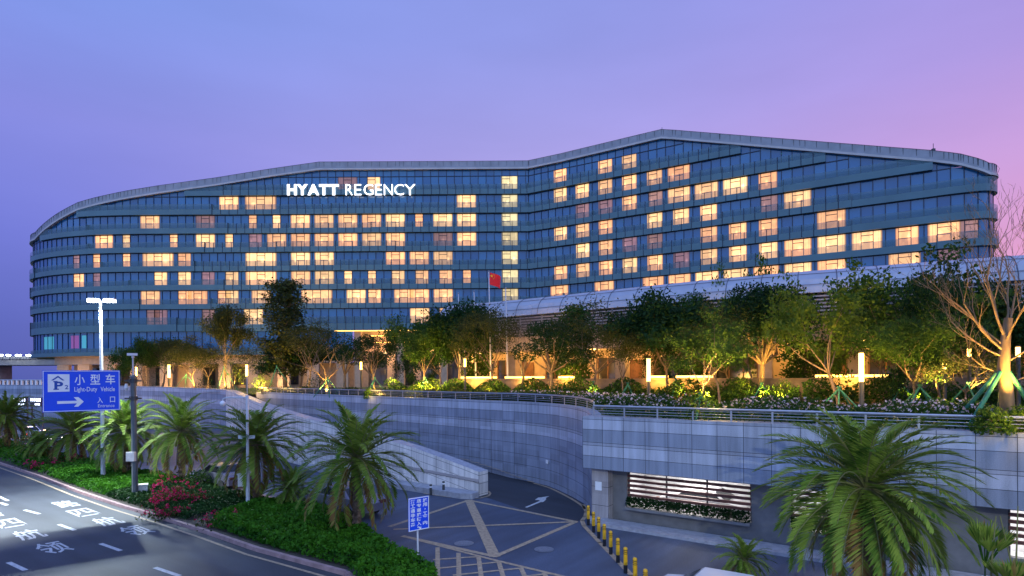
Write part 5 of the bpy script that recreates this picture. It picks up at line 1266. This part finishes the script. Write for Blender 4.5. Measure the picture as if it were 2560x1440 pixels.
# photo coordinates on the board: zoom view 640..1850 x 400..1055
def bu(x): return (x - 1245) / 1205
def bv(x, y): top_ = 412 - (x - 640) * .010; bot = 1055 - (x - 640) * .052; return .5 - (y - top_) / (bot - top_)
def BP(*pts): return [(bu(x), bv(x, y)) for x, y in pts]
M['blue_mark'] = pm('blue_sign_marking', (.006, .06, .34), .4, var=0)
poly_on('symbol_panel', BP((722, 468), (1048, 466), (1048, 728), (722, 742)), M['sign_white'])
poly_on('roof_symbol', BP((772, 562), (875, 490), (972, 560), (940, 562), (875, 516), (805, 564)), M['blue_mark'], .04)
def stext(body, x0, y0, x1, y1, mat, bold=0.0, off=.040, name='lettering'):
    u0, u1 = bu(x0), bu(x1); v0, v1 = bv((x0 + x1) / 2, y1), bv((x0 + x1) / 2, y0)
    place_text(name, body, SP((u0 + u1) / 2, (v0 + v1) / 2, off), rt, up, (u1 - u0) * sw, (v1 - v0) * sh, mat, t, bold)
stext('P', 820, 580, 952, 703, M['blue_mark'], .035); g = MB()
g2 = BP((806, 572), (868, 571), (868, 590), (806, 591)); poly_on('letter_serif', g2, M['blue_mark'], .041); poly_on('letter_serif', BP((806, 690), (888, 688), (888, 704), (806, 706)), M['blue_mark'], .041)
stext('2', 976, 630, 1030, 694, M['blue_mark'], .02)
for ch, a, b_, c, d in (('小', 1125, 470, 1285, 628), ('型', 1370, 462, 1528, 618), ('车', 1612, 456, 1768, 610)): stext(ch, a, b_, c, d, M['sign_white'], .012)
stext('Light-Duty', 1122, 656, 1478, 745, M['sign_white'], .006); stext('Vehicle', 1532, 648, 1762, 716, M['sign_white'], .006)
stext('入', 1478, 805, 1565, 895, M['sign_white'], .008); stext('口', 1682, 795, 1765, 880, M['sign_white'], .008); stext('Entrance', 1490, 908, 1755, 955, M['sign_white'])
poly_on('arrow', BP((860, 878), (1160, 866), (1112, 814), (1182, 810), (1266, 878), (1178, 956), (1115, 958), (1160, 905), (860, 920)), M['sign_white'], .04)
# utility box at its foot
p = gp(355, 1246); t = thing('utility_box', 'square cream utility box standing beside the dark sign pole', 'utility box', tuple(p))
g = MB(); g.box(p + Vector((0, 0, .42)), (.56, .42, .7), .55); g.build('body', M['cabinet'], t)
g = MB(); g.box(p + Vector((0, 0, .80)), (.62, .48, .06), .55); g.build('lid', M['cabinet'], t)
# white camera post
b = gp(620, 1280); zt2 = at(617, 988, b.y).z; dx = sx(618, b.y, zt2) - b.x
t = thing('camera_post', 'white camera post with a curved arm and a dome camera', 'pole', tuple(b))
g = MB(); g.tube([b, b + Vector((dx * .4, 0, zt2 * .42)), b + Vector((dx * .42, 0, zt2 * .43)), b + Vector((dx, 0, zt2))], [.10, .095, .075, .07], 10); g.build('pole', M['whitesteel'], t)
tp_ = b + Vector((dx, 0, zt2)); g = MB(); g.tube([tp_ - Vector((0, 0, .12)), tp_ + Vector((-.9, -.05, -.1)), tp_ + Vector((-1.22, -.06, -.16)), tp_ + Vector((-1.25, -.06, -.3))], [.04, .035, .03, .03], 7); g.build('arm', M['whitesteel'], t)
g = MB(); c = tp_ + Vector((-1.25, -.06, -.42)); g.tube([c + Vector((0, 0, .14)), c + Vector((0, 0, .06)), c, c - Vector((0, 0, .1)), c - Vector((0, 0, .15))], [.05, .13, .14, .10, .02], 12); g.build('dome_camera', M['sign_white'], t, smooth=True)
z = at(618, 1092, b.y).z
for sgn in (-1, 1): g = MB(); g.box(b + Vector((dx * .7 + sgn * .25, -.1, z)), (.32, .2, .16), sgn * .5); g.tube([b + Vector((dx * .7, 0, z)), b + Vector((dx * .7 + sgn * .2, -.06, z))], .03, 6); g.build('camera', M['whitesteel'], t)
z = at(607, 1200, b.y).z; g = MB(); g.box(b + Vector((-.26, -.04, z)), (.38, .26, .62), .15); g.box(b + Vector((-.26, -.04, z + .33)), (.44, .32, .04), .15); g.build('control_box', M['cabinet'], t)
g = MB(); g.tube([tp_, tp_ + Vector((0, 0, 1.3))], .014, 5); g.build('lightning_rod', M['whitesteel'], t)
# small blue notice sign
b = gp(1045, 1412); q0, q1 = at(1020, 1288, b.y - .02), None
t = thing('notice_sign', 'small blue notice sign with three columns of white characters', 'road sign', tuple(b))
rt = Vector((.78, .62, 0)); sn = Vector((.62, -.78, 0)); cz = at(1043, 1283, b.y).z; cen = Vector((b.x + .01, b.y, cz)) + sn * .06; sw, sh = .86, 1.22
g = MB(); g.tube([b, b + Vector((-.01, 0, cz + .5))], .035, 8); g.build('post', M['whitesteel'], t)
g = MB(); g.box(cen, (sw, .03, sh), 0, 0, (rt, -sn, up)); g.build('panel', M['blue_sign'], t)
g = MB()
for v in (-1, 1): g.box(cen + up * v * (sh / 2 - .02) + sn * .018, (sw - .01, .008, .03), 0, 0, (rt, -sn, up)); g.box(cen + rt * v * (sw / 2 - .02) + sn * .019, (.03, .008, sh - .06), 0, 0, (rt, -sn, up))
g.build('border', M['sign_white'], t)
for r, row in enumerate(('酒店施', '工专用', '通道，', '非施工', '车辆严', '禁入内')):
    for c, ch in enumerate(row):
        w = .05 if ch == '，' else .19; place_text('lettering', ch, cen + rt * ((c - 1) * .255) + up * (.47 - r * .168) + sn * .022, rt, up, w, .14 if ch != '，' else .05, M['sign_white'], t, .025)
def NP(u, v): return tuple(cen + rt * u + up * v + sn * .022)
g = MB(); g.face([NP(-.07, -.47), NP(.0, -.47), NP(.06, -.53), NP(.06, -.49), NP(.09, -.49), NP(.09, -.585), NP(-.02, -.585), NP(-.02, -.56), NP(.03, -.56), NP(-.01, -.51), NP(-.07, -.51)]); g.build('arrow', M['sign_white'], t)
# yellow and black bollards
proto = None
names = ['first yellow bollard, farthest, beside the corner pier', 'second yellow bollard counting from the corner pier', 'third yellow bollard counting from the corner pier', 'fourth yellow bollard counting from the corner pier', 'middle yellow bollard, fifth from the corner pier', 'sixth yellow bollard counting from the corner pier', 'seventh yellow bollard, third last before the frame edge', 'eighth yellow bollard, its foot cut by the frame edge', 'nearest yellow bollard at the bottom edge, mostly cut off']
for k, (x, y) in enumerate(((1471, 1313), (1484, 1331), (1497, 1346), (1511, 1366), (1527, 1386), (1545, 1407), (1564, 1433), (1588, 1463), (1614, 1496))):
    p = gp(x, y)
    if proto is None:
        proto = thing('bollard', '', 'bollard', (0, 0, 0))
        g = MB(); g.tube([(0, 0, .0), (0, 0, .30)], .072, 12); g.build('base', M['bol_black'], proto, local=True)
        g = MB(); g.tube([(0, 0, .30), (0, 0, .86), (0, 0, .90), (0, 0, .92)], [.072, .072, .06, .025], 12); g.build('post', M['bol_yellow'], proto, local=True)
        for z in (.68, .74, .80): g = MB(); g.tube([(0, 0, z), (0, 0, z + .022)], .076, 12); g.build('band', M['bol_black'], proto, local=True)
        o = proto
    else: o = copy_tree(proto)
    o.location = (p.x, p.y, .004); tag(o, names[k], 'bollard', 'yellow bollards beside the junction')
for k, (x, y, h) in enumerate(((1077, 1238, 27), (1109, 1238, 35))):
    p = gp(x, y); hh = h * p.y / F; t = thing('bollard', ('shorter dark bollard before the pale ramp wall, the left one', 'taller dark bollard before the pale ramp wall, the right one')[k], 'bollard', tuple(p), 'dark bollards before the ramp wall')
    g = MB(); g.tube([p, p + Vector((0, 0, hh))], .075, 10); g.build('post', M['darksteel'], t)
    g = MB(); g.tube([p + Vector((0, 0, hh - .18)), p + Vector((0, 0, hh - .10))], .08, 10); g.build('band', M['sign_white'], t)
# flagpoles and flag
for x, y, D, lb in ((1222, 680, 55.5, 'tall white flagpole flying the red flag'), (1146, 735, 58, 'shortest looking bare flagpole, leftmost of the four'), (1185, 730, 57, 'bare white flagpole just left of the red flag'), (1264, 722, 54, 'bare white flagpole right of the red flag')):
    p = at(x, y, D); t = thing('flagpole', lb, 'flagpole', (p.x + .3, D, TZ - .04), 'white flagpoles in the garden')
    g = MB(); g.tube([(p.x + .15, D, TZ - .04), (p.x, D, p.z)], [.085, .05], 8); g.build('pole', M['whitesteel'], t)
    g = MB(); g.tube([(p.x, D, p.z), (p.x, D, p.z + .08), (p.x, D, p.z + .15)], [.05, .09, .02], 8); g.build('finial', M['steel'], t)
p = at(1224, 681, 55.5); t = thing('flag', 'red flag with yellow stars flying from the tallest flagpole', 'flag', tuple(p))
def FL(u, v):                                             # u along the fly, v down the hoist
    return (p.x + .03 + u * 1.02 - .08 * v, p.y - .22 * math.sin(u * 4.2 + v * .6) * u + .2 * u, p.z - v * 1.15 - .42 * u * u - .06 * math.sin(u * 5))
g = MB(); n = 12
for i in range(n):
    for j in range(8): g.face([FL(i / n, j / 8), FL(i / n, (j + 1) / 8), FL((i + 1) / n, (j + 1) / 8), FL((i + 1) / n, j / 8)])
g.build('cloth', M['flag_red'], t, smooth=True)
def star(u, v, r):
    g = MB(); pts = []
    for k in range(10): a = math.pi / 2 + k * math.pi / 5; rr_ = r if k % 2 == 0 else r * .4; q = Vector(FL(u + math.cos(a) * rr_, v - math.sin(a) * rr_)); pts.append((q.x, q.y - .015, q.z))
    g.face(pts); g.build('star', M['flag_yellow'], t)
star(.18, .25, .14)
for u, v in ((.36, .10), (.44, .2), (.44, .34), (.36, .44)): star(u, v, .05)
# ------------------------------------------------------------------ far left: viaduct, shop signs, cars
t = thing('viaduct', 'grey elevated road on concrete piers at the far left', 'bridge', (-190, 200, 0))
g = MB(); g.box((-200, 215, 13.0), (260, 14, 2.2), .10); g.box((-200, 207.6, 14.6), (260, .3, 1.0), .10); g.build('deck', M['concrete'], t)
for x in (-260, -222, -190, -160, -128): g = MB(); g.box((x, 214 + (x + 200) * .1, 6), (4.5, 6, 12), .1); g.build('pier', M['concrete'], t)
for k, (x, lb) in enumerate(((2, 'far viaduct lamp at the very left edge'), (21, 'far viaduct lamp, second from the left edge'), (46, 'brightest far viaduct lamp beside the hotel'), (71, 'far viaduct lamp nearest the hotel'))):
    p = at(x, 888, 207); t = thing('viaduct_lamp', lb, 'street lamp', (p.x, 207, 14), 'lamps on the far viaduct')
    g = MB(); g.tube([(p.x, 207.6, 13.5), (p.x, 207.6, p.z)], .15, 6); g.build('pole', M['darksteel'], t)
    g = MB(); g.box((p.x, 207, p.z), (1.0 if k != 2 else 1.5, .8, .45)); g.build('lens', M['lamp_white'], t)
t = thing('balustrade', 'white balustrade on the wall at the far left', 'railing', (-70, 91, 6))
g = MB(); pw_ = [p for p in ww if -96 <= p.x <= -60]; pw_ = [q + Vector((0, .25, 0)) for q in pw_]
g.tube([q + Vector((0, 0, .75)) for q in pw_], .09, 6); g.build('handrail', M['roofwhite'], t)
g = MB()
for a, b in zip(pw_[:-1], pw_[1:]):
    n = max(1, int((b - a).length / .85))
    for k in range(n): q = a + (b - a) * k / n; g.box(q + Vector((0, 0, .35)), (.26, .26, .72))
tag(g.build('post', M['sign_white'], t), kind='stuff')
M['shopsign'] = emitmat('lit_shop_sign_face', (.75, .85, 1.0), 2.2); M['shopdark'] = pm('shop_sign_back', (.03, .03, .08), .5, var=0)
for k, (x0, x1, lb) in enumerate(((33, 66, 'lit sign with white strokes behind the leftmost palm'), (77, 104, 'lit sign with white strokes just left of the blue parking sign'))):
    D = 82; a, b = at(x0, 994, D), at(x1, 1016, D); t = thing('shop_sign', lb, 'shop sign', ((a.x + b.x) / 2, D, 0), 'lit signs at the far left')
    g = MB(); g.box(((a.x + b.x) / 2, D, (a.z + b.z) / 2), (b.x - a.x, .2, a.z - b.z)); g.tube([(a.x, D + .2, 0), (a.x, D + .2, a.z)], .1, 6); g.tube([(b.x, D + .2, 0), (b.x, D + .2, a.z)], .1, 6); g.build('board', M['shopdark'], t)
    g = MB()
    for q in range(6): xx = a.x + (b.x - a.x) * (q + .5) / 6; g.box((xx, D - .12, a.z - .34), (.14, .03, .48)); 
    for q in range(3): xx = a.x + (b.x - a.x) * (q * .16 + .5); g.box((xx, D - .12, b.z + .28), (.2, .03, .30))
    tag(g.build('stroke', M['shopsign'], t), kind='stuff')
def car(x, y, rz, paint, label, tail=False):
    p = on(x, y, 0); t = thing('parked_car', label, 'car', tuple(p), 'cars standing on the service road'); ca, sa = math.cos(rz), math.sin(rz)
    def T_(q): return (q[0] * ca - q[1] * sa, q[0] * sa + q[1] * ca, q[2])
    prof = [(-2.2, .35), (-2.25, .75), (-1.95, .95), (-1.45, 1.02), (-.75, 1.44), (.55, 1.46), (1.25, 1.0), (2.0, .88), (2.2, .70), (2.2, .35)]
    g = MB(); wd = [.80, .86, .88, .88, .66, .66, .88, .86, .80, .78]
    L_, R_ = [(a, w, z) for (a, z), w in zip(prof, wd)], [(a, -w, z) for (a, z), w in zip(prof, wd)]
    for i in range(len(prof) - 1): g.face([T_(L_[i]), T_(L_[i + 1]), T_(R_[i + 1]), T_(R_[i])])
    for S in (L_, R_):
        g.face([T_(q) for q in (S[0], S[1], S[2], S[3], S[6], S[7], S[8], S[9])]); g.face([T_(q) for q in (S[3], S[4], S[5], S[6])])
    g.build('body', M[paint], t, local=True)
    for nm, q in (('windscreen', (5, 6)), ('rear_window', (3, 4))):
        a, b = [Vector(L_[i]) for i in q]; n = Vector((b.z - a.z, 0, a.x - b.x)); n = n.normalized() * (.012 if n.z * 1 < 0 else .012); n = n if n.z > 0 else -n; g = MB()
        A_, B_ = a.lerp(b, .12) + n, a.lerp(b, .9) + n; g.face([T_((A_.x, A_.y * .9, A_.z)), T_((B_.x, B_.y * .9, B_.z)), T_((B_.x, -B_.y * .9, B_.z)), T_((A_.x, -A_.y * .9, A_.z))]); g.build(nm, M['car_glass'], t, local=True)
    for sg in (-1, 1):
        g = MB(); q = [(-1.2, .885, 1.06), (-.72, .70, 1.38), (.5, .70, 1.40), (1.05, .885, 1.06)]; g.face([T_((a, sg * b, c)) for a, b, c in q]); g.build('side_window', M['car_glass'], t, local=True)
        for wx in (-1.35, 1.35): g = MB(); g.tube([T_((wx, sg * .70, .32)), T_((wx, sg * .90, .32))], .32, 14); g.build('wheel', M['tyre'], t, local=True)
        g = MB(); g.box(T_((-2.2, sg * .6, .78)), (.12, .36, .16), rz); g.build('tail_light', M['tail'] if tail else M['louver'], t, local=True)
        g = MB(); g.box(T_((2.14, sg * .6, .70)), (.14, .34, .14), rz); g.build('headlight', M['head'] if tail else M['sign_white'], t, local=True)
    return t
car(862, 1282, 2.5, 'car_silver', 'silver lilac car half hidden behind the large date palm')
car(1815, 1580, -.62, 'car_white', 'white car at the bottom edge beside the huge palm')
car(72, 1098, 2.4, 'car_white', 'white car with glowing lamps between the palms at left', True)
car(128, 1108, -.7, 'car_silver', 'car with red tail lights below the blue parking sign', True)
car(560, 1215, 2.5, 'car_silver', 'dim silver car behind the palms left of the white post')
for x, y, e, c in ((110, 1062, 900, (1, .45, .3)), (75, 1050, 700, (1, .7, .6))): q = on(x, y + 30, 0); light('POINT', (q.x, q.y, 2.2), e, c, .3)
# ------------------------------------------------------------------ street lamp with an added cutoff plate just outside the left edge, lighting the lettering
LP = Vector((-33.5, 31.5, 11.0)); E0, E1 = Vector((-18.4, 29.6, 0)), Vector((-22.3, 24.7, 0)); ed = (E1 - E0).normalized(); en = Vector((-ed.y, ed.x, 0))
if en.dot(E0 - LP) < 0: en = -en
t = thing('street_lamp', 'unseen street lamp with an added light cutoff plate on the far kerb outside the left edge', 'street lamp', (LP.x - .6, LP.y - .4, 0))
g = MB(); g.tube([(LP.x - 1.6, LP.y - 1.0, 0), (LP.x - 1.6, LP.y - 1.0, 11.0), (LP.x, LP.y, 11.15)], [.14, .09, .06], 8); g.build('pole', M['whitesteel'], t)
g = MB(); g.box(LP + Vector((0, 0, .12)), (.8, .4, .1), .6); hd = g.build('lamp_head', M['whitesteel'], t)
mid = LP + ((E0 + E1) / 2 - LP) * .07; far = mid + en * 2.2
g = MB(); g.face([tuple(mid - ed * 2.2), tuple(mid + ed * 2.2), tuple(far + ed * 2.2), tuple(far - ed * 2.2)]); g.face([tuple(mid - ed * 2.2), tuple(mid + ed * 2.2), tuple(mid + ed * 2.2 + Vector((0, 0, .12))), tuple(mid - ed * 2.2 + Vector((0, 0, .12)))]); g.build('added_cutoff_plate', M['darksteel'], hd)  # unseen plate added to cut the light pool along a straight edge
aim = (Vector((-23.5, 30.5, 0)) - LP); rot = aim.to_track_quat('-Z', 'Y').to_euler()
light('SPOT', LP, 22000, (.86, .96, 1.0), .10, tuple(rot), math.radians(80), .9)

o = car(1300, 1290, math.atan2(WD.y, WD.x), 'car_white', 'white car parked inside behind the wide louvred window'); q = W(4.9, 3.2, .1); o.location = q
o = car(1300, 1290, math.atan2(WD.y, WD.x) + math.pi, 'car_silver', 'dark silver car parked inside behind the huge palm'); q = W(11.3, 3.2, .1); o.location = q

t = thing('street_lamp', 'plain white street lamp on the kerb behind the camera', 'street lamp', (5.5, -3.0, 0))
g = MB(); g.tube([(5.5, -3, 0), (5.5, -3, 11.0), (5.2, -2.2, 11.2)], [.14, .09, .06], 8); g.build('pole', M['whitesteel'], t)
g = MB(); g.box((5.1, -1.9, 11.2), (.34, .8, .1)); g.build('lamp_head', M['whitesteel'], t)
L3 = Vector((5.1, -1.9, 11.1)); light('SPOT', L3, 7500, (.93, 1.0, .86), .12, tuple((Vector((5.5, 16.5, 1.5)) - L3).to_track_quat('-Z', 'Y').to_euler()), math.radians(72), .8)
